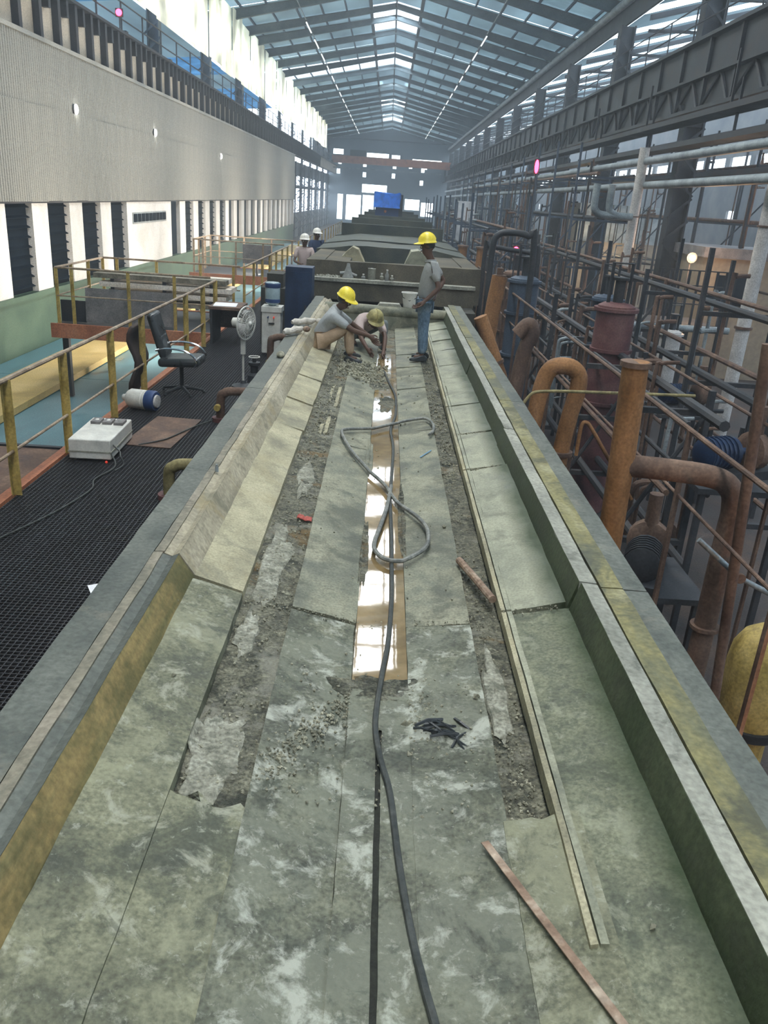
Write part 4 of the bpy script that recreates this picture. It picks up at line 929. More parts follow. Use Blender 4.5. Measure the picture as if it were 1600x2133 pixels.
for k in range(3):
    a = 2*pi*k/3; bl = MB(); vs = []
    for i in range(5):
        for j in range(4):
            an = a+(j/3-.5)*1.5*(.5+.5*i/4); rr_ = .03+.17*i/4
            vs.append(c0+(sd*cos(an)+s2*sin(an))*rr_+ax*(.03*(j/3-.5)))
    bl.add(vs, [(i*4+j, (i+1)*4+j, (i+1)*4+j+1, i*4+j+1) for i in range(4) for j in range(3)])
    bo = bl.build('blade', T['whitep'], fn); q = bo.modifiers.new('t', 'SOLIDIFY'); q.thickness = .004
# yellow and red valve pipes rising between walkway and trough
def flange(mb, c, ax_, r, t=.025): mb.lathe(c, [(r, 0), (r, t)], 16, ax_)
for i, (x, y, zt, lb) in enumerate([(-1.88, 7.05, -.18, 'nearest yellow elbow pipe on a red flange entering the trough side'), (-1.95, 9.85, -.14, 'second yellow elbow pipe beside the trough, past the brown sheet'), (-1.75, 12.9, .06, 'yellow elbow pipe with a red flange right of the fan')]):
    t = thing('elbow_pipe', (x, y, -.5), lb, 'pipe')
    MB().tube(spline([(x, y, -.62), (x, y, zt-.08), (x+.05, y, zt), (x+.17, y, zt+.03), (-1.26, y, zt+.03)], 6), .055, 12).build('pipe_body', T['ypale'] if i == 0 else T['brownp'], t)
    m_ = MB(); flange(m_, (x, y, -.5), (0, 0, 1), .11, .05); m_.build('flange', T['maroon'], t)
    m_ = MB(); flange(m_, (-1.5, y, zt+.03), (1, 0, 0), .1, .06); m_.build('pipe_flange', T['brownp'], t)
    if i: MB().tube([(x-.02, y-.08, -.3), (x-.02, y-.15, -.3)], .04, 10).build('valve_body', T['yellow'], t)
bm = thing('valve_cluster', (-1.98, 12.15, -.5), 'grimy dark valve cluster at the foot of the fan', 'valve')
MB().lathe((-1.9, 12.2, -.5), [(.1, 0), (.1, .1), (.06, .14), (.06, .24), (.09, .26), (.09, .3)], 14).build('valve_body', T['steel'], bm)
MB().lathe((-1.9, 12.2, -.2), [(.03, 0), (.03, .08)], 8).build('stem', T['steel'], bm)
m_ = MB(); m_.tube([(-1.9+.08*cos(2*pi*k/16), 12.2+.08*sin(2*pi*k/16), -.12) for k in range(17)], .01, 5); m_.build('handwheel', T['plastic'], bm)
# blue column-like machine casing by the cross beam, dark equipment behind
bl = thing('blue_cabinet', (-1.75, 15.3, -.5), 'deep blue steel cabinet left of the cross beam', 'cabinet')
T['dblue'] = nmat('deep_blue_paint', [(.004,.012,.035), (.01,.028,.075), (.015,.045,.11)], scale=2, rough=.5, bump=.05)
MB().box(-1.78, -1.3, 14.95, 15.45, -.5, 1.0).build('cabinet_body', T['dblue'], bl)
MB().box(-1.74, -1.34, 14.93, 14.95, -.4, .92).build('door', T['dblue'], bl); MB().box(-1.42, -1.39, 14.9, 14.93, .2, .34).build('handle', T['steel'], bl)
MB().box(-2.3, -1.8, 15.5, 16.6, -.5, .55).box(-2.2, -1.9, 15.6, 16.2, .55, .8).build('control_desk', T['darkwall'], None, 'low dark equipment housing behind the water dispenser', 'housing', loc=(-2.05, 16, -.5))
# gloves / rolls lying on the left curb
T['rag2'] = pmat('dirty_white_cloth', (.6, .56, .5), rough=.9, var=.25, scale=14)
for i, (a, b, r, lb) in enumerate([((-1.25, 10.45, .56), (-1.05, 10.8, .57), .05, 'nearer rolled whitish cloth on the left curb'), ((-1.25, 11.35, .56), (-.95, 11.6, .57), .05, 'farther rolled whitish cloth on the left curb')]):
    t = thing('cloth_roll', a, lb, 'cloth'); a = Vector(a); b = Vector(b)
    pts = [a.lerp(b, k/7)+Vector((0, 0, .008*sin(k*2))) for k in range(8)]
    MB().tube(pts, [r*.5, r*.9, r, r*.8, r*.95, r, r*.85, r*.5], 10).build('roll', T['rag2'], t)
    MB().ball(b+Vector((.06, -.02, 0)), .05, .045, .04, 8, 6).build('knot', T['rust'] if i == 0 else T['rag2'], t)
MB().ball((-1.12, 9.1, .53), .05, .09, .035, 8, 6).build('stone', T['stone'], None, 'lump of dried mortar on the left outer flange', 'stone', loc=(-1.12, 9.1, .5))
MB().lathe((-1.02, 5.0, .51), [(.012, 0), (.012, .03), (.007, .04), (.007, .05)], 8).build('bolt', T['galv'], None, 'small grey bolt upright on the left curb strip', 'bolt')

# ================================================================== people
def skinmesh(name, pts, edges, mat, parent, sub=1, root=0, smooth=True):
    """pts {key:(pos,r)}; one continuous skinned surface"""
    keys = list(pts); ix = {k: i for i, k in enumerate(keys)}; off = WLOC[parent.name]
    me = bpy.data.meshes.new(name)
    me.from_pydata([tuple(Vector(pts[k][0])-off) for k in keys], [(ix[a], ix[b]) for a, b in edges], []); me.update()
    me.materials.append(mat)
    o = bpy.data.objects.new(name, me); COL.objects.link(o); o.parent = parent
    sk = o.modifiers.new('skin', 'SKIN'); sk.use_smooth_shade = True
    for k, i in ix.items():
        r = pts[k][1]; me.skin_vertices[0].data[i].radius = (r, r) if not isinstance(r, tuple) else r
        me.skin_vertices[0].data[i].use_root = (i == root)
    sb = o.modifiers.new('sub', 'SUBSURF'); sb.levels = sub; sb.render_levels = sub
    WLOC[o.name] = off
    return o
def person(loc, label, J, f, up, shirt, trousers, helmet, skin=None, shoe=None, hcol=None, nearhand=(0, 0, -1)):
    skin = skin or T['skin']; t = thing('person', loc, label, 'person')
    V = Vector; J = {k: V(v) for k, v in J.items()}; f = V(f).normalized(); up = V(up).normalized(); s = f.cross(up).normalized()   # s = right
    f = up.cross(s).normalized()
    c = J['head']; P = {}; E = []
    P['pel'] = (J['pelvis'], .07); P['ch0'] = (J['pelvis'].lerp(J['chest'], .5), .08); P['ch'] = (J['chest'], .1); P['nk0'] = (J['neck'].lerp(J['chest'], .25), .07); P['nk'] = (J['neck'], .048)
    P['jaw'] = (c-up*.05+f*.015, .062); P['sk'] = (c+up*.03-f*.005, .082); P['crown'] = (c+up*.075-f*.01, .055)
    P['chin'] = (c-up*.085+f*.055, .028); P['nose'] = (c-up*.015+f*.098, .013); P['brow'] = (c+up*.02+f*.06, .04)
    P['earL'] = (c-s*.083, .016); P['earR'] = (c+s*.083, .016)
    E += [('pel', 'ch0'), ('ch0', 'ch'), ('ch', 'nk0'), ('nk0', 'nk'), ('nk', 'jaw'), ('jaw', 'sk'), ('sk', 'crown'), ('jaw', 'chin'), ('sk', 'brow'), ('brow', 'nose'), ('sk', 'earL'), ('sk', 'earR')]
    for d in 'LR':
        sh, el, wr, ha = J['sh'+d], J['el'+d], J['wr'+d], J['ha'+d]
        P['sh'+d] = (sh, .052); P['ua'+d] = (sh.lerp(el, .5), .042); P['el'+d] = (el, .036); P['fa'+d] = (el.lerp(wr, .4), .034); P['wr'+d] = (wr, .025)
        hd = (ha-wr).normalized(); pl = wr+hd*.05; P['pm'+d] = (pl, (.034)); P['kn_'+d] = (wr+hd*.085, .034)
        E += [('ch', 'sh'+d), ('sh'+d, 'ua'+d), ('ua'+d, 'el'+d), ('el'+d, 'fa'+d), ('fa'+d, 'wr'+d), ('wr'+d, 'pm'+d), ('pm'+d, 'kn_'+d)]
        sd_ = hd.cross(f); sd_ = sd_.normalized() if sd_.length > .1 else s
        cu = hd.cross(sd_).normalized()
        for i, (o_, L) in enumerate(((-.03, .07), (-.01, .08), (.01, .075), (.03, .06))):
            a = wr+hd*.1+sd_*o_; b = a+hd*L*.5-cu*.006; e_ = b+hd*L*.35-cu*.028
            P['f%d%s0' % (i, d)] = (a, .01); P['f%d%s1' % (i, d)] = (b, .009); P['f%d%s2' % (i, d)] = (e_, .0075)
            E += [('kn_'+d, 'f%d%s0' % (i, d)), ('f%d%s0' % (i, d), 'f%d%s1' % (i, d)), ('f%d%s1' % (i, d), 'f%d%s2' % (i, d))]
        a = wr+hd*.035-sd_*.042; P['t0'+d] = (a, .012); P['t1'+d] = (a+hd*.035-sd_*.018-cu*.012, .01); P['t2'+d] = (a+hd*.06-sd_*.015-cu*.03, .008)
        E += [('pm'+d, 't0'+d), ('t0'+d, 't1'+d), ('t1'+d, 't2'+d)]
        hp_, kn, an, to = J['hip'+d], J['kn'+d], J['an'+d], J['toe'+d]
        P['hip'+d] = (hp_, .055); P['th'+d] = (hp_.lerp(kn, .5), .058); P['kn'+d] = (kn, .052); P['cf'+d] = (kn.lerp(an, .35), .05); P['an'+d] = (an, .034); P['toe'+d] = (to, .03)
        E += [('pel', 'hip'+d), ('hip'+d, 'th'+d), ('th'+d, 'kn'+d), ('kn'+d, 'cf'+d), ('cf'+d, 'an'+d), ('an'+d, 'toe'+d)]
    skinmesh('body', P, E, skin, t)
    # shirt
    dn = (J['pelvis']-J['chest']).normalized()
    Q = {'a': (J['pelvis']+dn*.05, .135), 'b': (J['pelvis'].lerp(J['chest'], .45), .128), 'c': (J['chest'], .142), 'd': (J['chest'].lerp(J['neck'], .62), .085), 'e': (J['neck']-(J['neck']-J['chest'])*.12, .062)}
    G = [('a', 'b'), ('b', 'c'), ('c', 'd'), ('d', 'e')]
    for d in 'LR':
        sh, el = J['sh'+d], J['el'+d]
        Q['s'+d] = (sh, .078); Q['m'+d] = (sh.lerp(el, .4), .064); Q['n'+d] = (sh.lerp(el, .78), .058)
        G += [('c', 's'+d), ('s'+d, 'm'+d), ('m'+d, 'n'+d)]
    skinmesh('shirt', Q, G, shirt, t)
    cl_ = MB(); nn = (J['neck']-J['chest']).normalized(); cl_.lathe(J['neck']-nn*.05, [(.075, -.01), (.082, .0), (.07, .03), (.062, .03)], 16, nn); cl_.build('collar', shirt, t)
    Q = {'p': (J['pelvis'], .118)}; G = []
    for d in 'LR':
        hp_, kn, an = J['hip'+d], J['kn'+d], J['an'+d]
        Q['h'+d] = (hp_, .1); Q['t'+d] = (hp_.lerp(kn, .5), .084); Q['k'+d] = (kn, .07); Q['c'+d] = (kn.lerp(an, .5), .064); Q['z'+d] = (kn.lerp(an, .93), .058)
        G += [('p', 'h'+d), ('h'+d, 't'+d), ('t'+d, 'k'+d), ('k'+d, 'c'+d), ('c'+d, 'z'+d)]
    skinmesh('trousers', Q, G, trousers, t)
    for d in 'LR':
        an, to = J['an'+d], J['toe'+d]; dr = (to-an); dr.z = 0; dr.normalize(); sl = V((-dr.y, dr.x, 0)); so = MB()
        zb = min(an.z, to.z)-.045; base = V((an.x, an.y, zb)); vs = []
        for (L, wd, h) in ((-.075, .03, .05), (-.05, .042, .075), (0, .042, .085), (.06, .045, .06), (.12, .046, .045), (.165, .03, .03)):
            for (q, z) in ((-1, 0), (1, 0), (.75, h), (-.75, h)): vs.append(base+dr*L+sl*wd*q+V((0, 0, z)))
        n_ = 6; so.add(vs, [(i*4+j, i*4+(j+1) % 4, (i+1)*4+(j+1) % 4, (i+1)*4+j) for i in range(n_-1) for j in range(4)]+[(3, 2, 1, 0), (20, 21, 22, 23)])
        so_ = so.build('shoe', shoe or T['black'], t); b_ = so_.modifiers.new('b', 'BEVEL'); b_.width = .012; b_.segments = 2
    # hair, eyes, helmet
    hr = MB(); hr.ball(c+up*.03-f*.018, .089, .089, .085, 14, 8); hr.build('hair', T['black'], t)
    for q in (-1, 1):
        MB().ball(c+up*.005+f*.083+s*.03*q, .011, .011, .011, 8, 6).build('eye', T['plastic'], t)
    MB().tube([c-up*.052+f*.082-s*.022, c-up*.055+f*.09, c-up*.052+f*.082+s*.022], .006, 6).build('mouth', T['maroon'], t)
    hm = MB(); hc = c+up*.062
    prof = [(.124, -.012), (.128, -.004), (.118, .006), (.113, .035), (.1, .07), (.075, .098), (.04, .115), (.006, .12)]
    q = V((0, 0, 1)).rotation_difference(up)
    hm.lathe(hc, prof, 20, up)
    ho = hm.build('helmet', helmet, t)
    pk = MB(); vs = []
    for i in range(9):
        a = -1.1+2.2*i/8; d_ = f*cos(a)+s*sin(a); vs += [hc+d_*.115+up*.004, hc+d_*(.13+.05*cos(a*1.3))-up*.014, hc+d_*(.13+.05*cos(a*1.3))-up*.02, hc+d_*.115-up*.01]
    pk.add(vs, [(i*4+j, i*4+(j+1) % 4, (i+1)*4+(j+1) % 4, (i+1)*4+j) for i in range(8) for j in range(4)]).build('helmet_peak', helmet, ho)
    rd = MB(); rd.tube([hc+up*(.122*sin(a))+f*(.117*cos(a)) for a in [pi*k/12 for k in range(1, 12)]], .009, 6).build('helmet_ridge', helmet, ho)
    return t
T['greytee'] = pmat('grey_tshirt', (.34, .35, .34), rough=.9, var=.15, scale=5, bump=.4)
T['greyshirt'] = pmat('pale_grey_shirt', (.4, .42, .43), rough=.9, var=.12, scale=4, bump=.4)
T['khaki'] = pmat('khaki_trousers', (.42, .3, .2), rough=.9, var=.2, scale=5, bump=.4)
T['jeans'] = nmat('faded_jeans', [(.06,.1,.15), (.13,.2,.28), (.3,.36,.42)], scale=5, rough=.9, bump=.3)
T['pink'] = pmat('pinkish_shirt', (.5, .4, .38), rough=.9, var=.12, scale=4, bump=.4)
T['dgrey'] = pmat('dark_trousers', (.14, .16, .16), rough=.9, var=.2)
T['navys'] = pmat('navy_overall', (.03, .05, .11), rough=.9)
T['whitehat'] = pmat('white_helmet', (.8, .78, .72), rough=.35, var=.04)
T['oldhat'] = pmat('mud_stained_helmet', (.33, .29, .12), rough=.6, var=.6, scale=8)
person((.55, 11.03, .22), 'man standing in the trough in grey T-shirt, blue jeans and yellow helmet', dict(
    pelvis=(.56, 11.05, 1.02), chest=(.6, 11.05, 1.37), neck=(.585, 11.05, 1.56), head=(.53, 11.05, 1.69),
    shL=(.63, 10.88, 1.47), elL=(.71, 10.82, 1.2), wrL=(.53, 10.78, 1.02), haL=(.45, 10.8, .96),
    shR=(.63, 11.22, 1.47), elR=(.8, 11.26, 1.26), wrR=(.69, 11.14, 1.08), haR=(.66, 11.05, 1.0),
    hipL=(.55, 10.96, .95), knL=(.55, 10.94, .62), anL=(.565, 10.93, .285), toeL=(.45, 10.92, .265),
    hipR=(.57, 11.14, .95), knR=(.575, 11.14, .62), anR=(.6, 11.15, .28), toeR=(.49, 11.16, .27)), (-1, -.08, -.12), (-.1, 0, 1), T['greytee'], T['jeans'], T['helmet'])
person((-.45, 10.6, .22), 'man in yellow helmet sitting on the left trough wall in grey shirt and khaki trousers', dict(
    pelvis=(-.80, 10.66, .49), chest=(-.655, 10.68, .80), neck=(-.555, 10.67, .90), head=(-.5, 10.62, .985),
    shL=(-.6, 10.86, .79), elL=(-.34, 10.93, .62), wrL=(-.13, 10.9, .5), haL=(-.05, 10.88, .42),
    shR=(-.62, 10.5, .79), elR=(-.36, 10.45, .64), wrR=(-.15, 10.5, .58), haR=(-.07, 10.55, .5),
    hipL=(-.76, 10.78, .47), knL=(-.45, 10.86, .64), anL=(-.42, 10.88, .29), toeL=(-.32, 10.88, .27),
    hipR=(-.76, 10.56, .47), knR=(-.41, 10.53, .67), anR=(-.39, 10.5, .29), toeR=(-.29, 10.48, .27)), (.75, -.35, -.5), (.35, -.15, .9), T['greyshirt'], T['khaki'], T['helmet'])
person((-.1, 11.6, .2), 'man crouching low behind the seated one, pinkish shirt and mud stained helmet', dict(
    pelvis=(-.36, 12.0, .42), chest=(-.2, 11.75, .62), neck=(-.13, 11.6, .66), head=(-.11, 11.5, .63),
    shL=(-.04, 11.75, .6), elL=(.06, 11.5, .42), wrL=(.05, 11.3, .26), haL=(.04, 11.22, .2),
    shR=(-.32, 11.55, .6), elR=(-.28, 11.3, .42), wrR=(-.18, 11.15, .3), haR=(-.12, 11.1, .24),
    hipL=(-.27, 12.02, .4), knL=(.05, 11.85, .58), anL=(.02, 11.9, .25), toeL=(.05, 11.78, .23),
    hipR=(-.45, 11.9, .4), knR=(-.42, 11.6, .55), anR=(-.4, 11.75, .3), toeR=(-.36, 11.64, .27)), (.25, -.8, -.55), (.2, -.45, .85), T['pink'], T['dgrey'], T['oldhat'])
def stander(loc, label, hz, fdir, shirt, trs, hat, hands):
    x, y, z = loc; f = Vector(fdir).normalized(); s = Vector((f.y, -f.x, 0)); b = Vector(loc); u = Vector((0, 0, 1)); k = hz/1.62
    J = dict(pelvis=b+u*.92*k, chest=b+u*1.26*k, neck=b+u*1.43*k, head=b+u*1.55*k+f*.02)
    for d, q in (('L', -1), ('R', 1)):
        J['sh'+d] = b+u*1.36*k+s*.18*q; J['el'+d] = b+u*1.1*k+s*.24*q+f*(.02+.1*hands)
        J['wr'+d] = b+u*(.86+.2*hands)*k+s*(.2-.1*hands)*q+f*(.05+.22*hands); J['ha'+d] = J['wr'+d]+(f*.04*hands-u*.05+s*(-.05*q*hands))
        J['hip'+d] = b+u*.86*k+s*.09*q; J['kn'+d] = b+u*.47*k+s*.1*q; J['an'+d] = b+u*.08*k+s*.1*q; J['toe'+d] = b+u*.05*k+s*.11*q+f*.12
    return person(loc, label, J, f, (0, 0, 1), shirt, trs, hat)
stander((-2.0, 20.6, -.46), 'man in white helmet and pale pinkish shirt standing on the far walkway', 1.68, (.1, -1, 0), T['pink'], T['navys'], T['whitehat'], 1)
stander((-1.95, 23.4, -.46), 'man in navy clothes and pale helmet standing behind the white helmeted one', 1.72, (.6, -.8, 0), T['navys'], T['navys'], T['whitehat'], 0)

# ================================================================== right side pipework
def pipe(name, label, pts, r, mat, grp=None, fl=(), n=12, base=None, cat='pipe', open_top=False, smooth=True):
    t = thing(name, base or pts[-1], label, cat, grp)
    pp = spline(pts, 5) if len(pts) > 2 and smooth else [Vector(p) for p in pts]
    MB().tube(pp, r, n).build('pipe_body', mat, t)
    for (c, ax_, rr_, th_) in fl:
        m_ = MB(); m_.lathe(c, [(rr_, 0), (rr_, th_)], 16, ax_); m_.build('flange', T['brownp'], t)
    return t
pipe('standpipe', 'thick orange standpipe nearest the right side of the trough', [(1.91, 6, 1.24), (1.95, 6, -.1), (1.99, 6, -2.5)], .098, T['orange'], fl=[((1.91, 6, 1.2), (0, 0, 1), .115, .04), ((1.99, 6, -2.5), (0, 0, 1), .16, .05), ((1.965, 6, -.9), (0, 0, 1), .13, .04)], n=18)
pipe('elbow_pipe', 'brown elbow pipe leaving the thick orange standpipe and turning down', [(1.98, 6, .43), (2.3, 5.95, .43), (2.6, 5.88, .42), (2.74, 5.84, .36), (2.8, 5.82, .2), (2.8, 5.82, -.3), (2.8, 5.82, -2.5)], .088, T['brownp'], fl=[((2.8, 5.82, -.86), (0, 0, 1), .12, .03), ((2.8, 5.82, -2.5), (0, 0, 1), .15, .05)], n=16)
pipe('elbow_pipe', 'orange elbow pipe past the thick standpipe, bent like a hook', [(1.9, 9.5, -.3), (1.95, 9.5, .25), (2.02, 9.5, .48), (2.15, 9.5, .54), (2.32, 9.5, .5), (2.39, 9.5, .3), (2.3, 9.5, -.45), (2.24, 9.5, -2.5)], .1, T['orange'], fl=[((2.29, 9.5, -.55), (0, 0, 1), .15, .05)], n=14)
pipe('slanted_pipe', 'short bright orange pipe slanting down beside the right curb', [(1.55, 13, .6), (1.83, 13, .0), (1.98, 13, -.32), (2.2, 13, -2.5)], .11, T['orange'], smooth=False, fl=[((1.87, 13, -.08), (.4, 0, -1), .13, .05)])
pipe('standpipe', 'orange brown standpipe behind the slanted orange pipe', [(2.06, 15, 1.08), (1.98, 15, .1), (1.9, 15, -2.5)], .14, T['orange'], fl=[((2.06, 15, 1.05), (0, 0, 1), .12, .05), ((2.06, 15, 1.1), (0, 0, 1), .06, .12)])
pipe('standpipe', 'tan bent pipe standing between the orange pipes', [(2.0, 12, .5), (2.15, 12, .66), (2.22, 12, .5), (2.1, 12, 0), (2.0, 12, -2.5)], .11, T['brownp'])
pipe('standpipe', 'left one of two distant orange pipes right of the standing man', [(1.66, 24, 1.12), (1.62, 24, -2.5)], .13, T['orange'], fl=[((1.66, 24, 1.1), (0, 0, 1), .16, .05)]).location.x += .5
pipe('standpipe', 'right one of two distant orange pipes right of the standing man', [(2.05, 23.8, 1.1), (2.02, 23.8, -2.5)], .13, T['orange'], fl=[((2.05, 23.8, 1.1), (0, 0, 1), .16, .05)]).location.x += .62
pipe('bent_rail_pipe', 'dark bent pipe running over the distant orange pipes', [(2.1, 18, -2.4), (2.1, 18, 1.2), (2.2, 18, 1.42), (2.6, 18, 1.4), (3.1, 18, 1.35), (3.25, 18, 1.2), (3.25, 18, -2.4)], .05, T['steel'])
pipe('arch_pipe', 'dark arched pipe above the orange brown standpipe', [(2.0, 16, .2), (2.0, 16, 1.45), (2.08, 16, 1.74), (2.35, 16, 1.8), (2.66, 16, 1.75), (2.78, 16, 1.5), (2.8, 16, -2.4)], .06, T['steel'])
pipe('brown_conduit', 'thin brown upright pipe at the right edge in front of the elbow', [(2.62, 5.5, 1.5), (2.85, 5.5, -1.2), (2.95, 5.5, -2.5)], .04, T['brownp'], smooth=False)
pipe('crossing_pipe', 'thin greenish pipe clamped across the brown elbow pipe', [(2.53, 5.68, -.03), (2.88, 5.62, -.3), (3.6, 5.6, -.62)], .022, T['galv'], fl=[((2.86, 5.58, -.28), (0, -1, 0), .04, .03)], smooth=False)
pipe('copper_hook', 'shiny copper coloured bent tube behind the thick standpipe', [(2.36, 9, -.4), (2.37, 9, -.05), (2.42, 9, .0), (2.5, 9, -.08), (2.72, 9, -.38), (3.1, 9, -.9)], .022, T['orange'])
pipe('yellow_pipe', 'thin yellow pipe crossing low behind the right curb', [(1.6, 9, .0), (1.72, 9, .26), (1.9, 9, .33), (2.6, 9, .36), (3.6, 9, .39)], .018, T['ypale'])
pipe('galvanised_main', 'upper galvanised pipe running along the right bay', [(7, 8, 3.68), (7, 60, 3.6), (7, 110, 3.5)], .1, T['galv'], base=(7, 30, 3.6), smooth=False)
pipe('galvanised_main', 'lower galvanised pipe running along the right bay', [(7.1, 8, 3.07), (7.1, 60, 3.0), (7.1, 110, 2.9)], .1, T['galv'], base=(7, 30, 3), smooth=False)
for (x, y, z0, z1, lb) in ((6.93, 24.3, -2.5, 4.0, 'white riser pipe left of the big dark column'), (7.5, 17, -2.5, 5.5, 'white riser pipe at the right edge of the hall')):
    pipe('riser_pipe', lb, [(x, y, z1), (x, y, z0)], .14, T['whitep'], fl=[((x, y, .2), (0, 0, 1), .18, .05), ((x, y, 2.2), (0, 0, 1), .17, .03)])
for i, x in enumerate((5.7, 6.12)):
    pipe('drop_pipe', ['left', 'right'][i]+' of two grey U-bent pipes hanging from the galvanised pipes', [(x, 24, 3.0), (x, 24, 2.45), (x+.08, 24, 2.28), (x+.3, 24, 2.2), (6.8, 24, 2.2)], .1, T['galv'])

yv = thing('yellow_vessel', (3.45, 6, -2.5), 'yellow domed vessel at the right edge below the pipes', 'vessel')
MB().lathe((3.45, 6, -2.5), [(.2, 0), (.2, .55), (.24, .62), (.27, .7), (.28, 1.2), (.26, 1.38), (.2, 1.5), (.1, 1.58), (.02, 1.6)], 22).build('shell', T['yellow'], yv)
MB().lathe((3.45, 6, -2.5), [(.3, .6), (.3, .68)], 22).build('base_ring', T['steel'], yv)
# maroon vessels, pumps and motors
def vessel(x, y, r, z1, mat, label):
    t = thing('process_vessel', (x, y, -2.5), label, 'vessel')
    MB().lathe((x, y, -2.5), [(r, 0), (r, z1+2.5-.1), (r*.96, z1+2.5-.04), (r*.7, z1+2.5), (.02, z1+2.52)], 22).build('shell', mat, t)
    for z in (z1-.12, z1-.75, z1-1.6): MB().lathe((x, y, z), [(r+.05, 0), (r+.05, .05)], 22).build('ring_flange', mat, t)
    nz_ = MB().cyl((x, y, z1), (x, y, z1+.35), .08).build('nozzle', T['steel'], t)
    MB().lathe((x, y, z1+.35), [(.13, 0), (.13, .04)], 14).build('nozzle_flange', T['steel'], nz_)
    MB().tube([(x+r*.5, y, z1), (x+r*.5, y, z1+.6), (x-r*.5, y, z1+.6), (x-r*.5, y, z1)], .03, 6).build('lifting_frame', T['steel'], t)
    return t
vessel(3.68, 13, .3, .95, T['maroon'], 'tall maroon vessel with flange rings behind the thick standpipe')
vessel(2.85, 17, .3, .95, T['bsteel'], 'dark bluish vessel under the arched pipe')
vessel(4.6, 17, .3, .7, T['bsteel'], 'dark vessel with a frame on top left of the big column')
vessel(7.1, 20, .25, -.3, T['whitep'], 'pale cylindrical vessel under the service platform')
vessel(3.4, 22, .28, .7, T['brownp'], 'brown vessel half hidden behind the orange standpipe')
def pumpset(x, y, z, a, label, mat=None):
    t = thing('motor_pump', (x, y, z), label, 'pump'); d = Vector((cos(a), sin(a), 0)); c = Vector((x, y, z+.28))
    MB().obox((x, y, z+.05), (1.0, .4, .1), (0, 0, a)).build('base_frame', T['steel'], t)
    MB().lathe(c-d*.45, [(.1, 0), (.17, .03), (.17, .42), (.12, .46), (.04, .5), (.04, .62)], 16, d).build('motor', mat or T['bsteel'], t)
    for k in range(6): MB().lathe(c-d*(.4-.06*k), [(.185, 0), (.185, .015)], 16, d).build('cooling_fin', mat or T['bsteel'], t)
    MB().lathe(c+d*.2, [(.12, 0), (.21, .03), (.21, .14), (.1, .18), (.1, .3)], 16, d).build('pump_casing', T['brownp'], t)
    MB().cyl(c+d*.28, c+d*.28+Vector((0, 0, .5)), .07).build('outlet', T['brownp'], t)
pumpset(2.75, 7.3, -1.1, 1.2, 'black motor on a frame right behind the thick orange standpipe', T['steel'])
pumpset(3.9, 8.4, -.35, .4, 'dark blue motor at the right behind the brown elbow pipe', T['dblue'])
pumpset(4.3, 11, -2.45, .9, 'dark pump on the floor beyond the elbow pipe')
pumpset(5.4, 14, -.9, .2, 'dark motor on a stand under the railing at right', T['dblue'])
for (x, y, z, lb) in ((2.75, 7.3, -1.1, 'dark steel stand carrying the black motor'), (3.9, 8.4, -.35, 'dark steel stand carrying the dark blue motor'), (5.4, 14, -.9, 'dark steel stand under the motor by the railing')):
    t = thing('pump_stand', (x, y, -2.5), lb, 'stand')
    MB().box(x-.5, x+.5, y-.5, y+.5, z-.06, z).build('top_plate', T['steel'], t)
    for a in (-.45, .4):
        for b in (-.45, .4): MB().box(x+a, x+a+.06, y+b, y+b+.06, -2.5, z-.06).build('leg', T['steel'], t)
# catwalk rails and pipe racks
railing('plant_railing', 'dark railing running lengthwise between the trough and the right plant', [(2.62, 4.5), (2.62, 26)], [(2.62, 4.6+k*1.9) for k in range(12)], .62, .05, T['brownp'], T['brownp'], zb=-2.5, pw=.05)
railing('plant_railing', 'second dark railing deeper in the right plant', [(4.2, 8), (4.2, 40)], [(4.2, 8+k*2.0) for k in range(17)], .25, -.4, T['brownp'], T['brownp'], zb=-2.5, pw=.05)
def rack(x0, x1, y0, y1, step, zs, label, mat, pr=.045, seed=1, posth=1.6):
    t = thing('pipe_rack', ((x0+x1)/2, (y0+y1)/2, -2.5), label, 'pipe rack'); rr = random.Random(seed); y = y0
    while y <= y1:
        for x in (x0, x1): MB().box(x-.035, x+.035, y-.035, y+.035, -2.5, posth+rr.uniform(-.3, .3)).build('post', mat, t)
        for z in zs: MB().box(x0, x1, y-.04, y+.04, z-.05, z+.02).build('beam', mat, t)
        if rr.random() < .6: MB().tube([(x0, y, zs[0]), (x1, y, zs[-1])], .03, 6).build('brace', mat, t)
        y += step
    for z in zs:
        for k in range(2):
            x = x0+(x1-x0)*(k+.5)/2+rr.uniform(-.1, .1)
            MB().cyl((x, y0-1, z+.08), (x, y1+1, z+.08), pr*rr.uniform(.6, 1.5), n=8).build('pipe_run', T[rr.choice(['brownp', 'steel', 'steel'])], t)
    for k in range(int((y1-y0)*2.4)):
        x, y = rr.uniform(x0, x1), rr.uniform(y0, y1); z0 = rr.uniform(-2.4, -1); z1 = rr.uniform(zs[0], zs[-1]+.6)
        MB().tube(spline([(x, y, z0), (x, y, z1-.2), (x+.06, y, z1-.03), (x+.3, y, z1)], 3), pr*rr.uniform(.4, 1.1), 7).build('branch_pipe', T[rr.choice(['brownp', 'brownp', 'brownp', 'steel', 'galv'])], t)
    return t
rack(3.1, 4.0, 9.5, 26, 2.7, (-1.6, -.7, .1), 'low pipe rack behind the nearest orange pipes', T['steel'], seed=4, posth=.6)
rack(5.0, 6.6, 10, 34, 3.0, (-1.5, -.2, .9), 'middle pipe rack between the vessels and the columns', T['steel'], seed=5, posth=1.6)
rack(2.6, 4.4, 27, 62, 3.4, (-.6, .6, 1.5), 'far pipe rack fading into the haze at right', T['bsteel'], seed=6, posth=2.4)
rack(6.4, 8.6, 30, 80, 4.2, (.4, 2.0, 3.4), 'high pipe rack under the galvanised pipes', T['bsteel'], seed=8, posth=4.6)
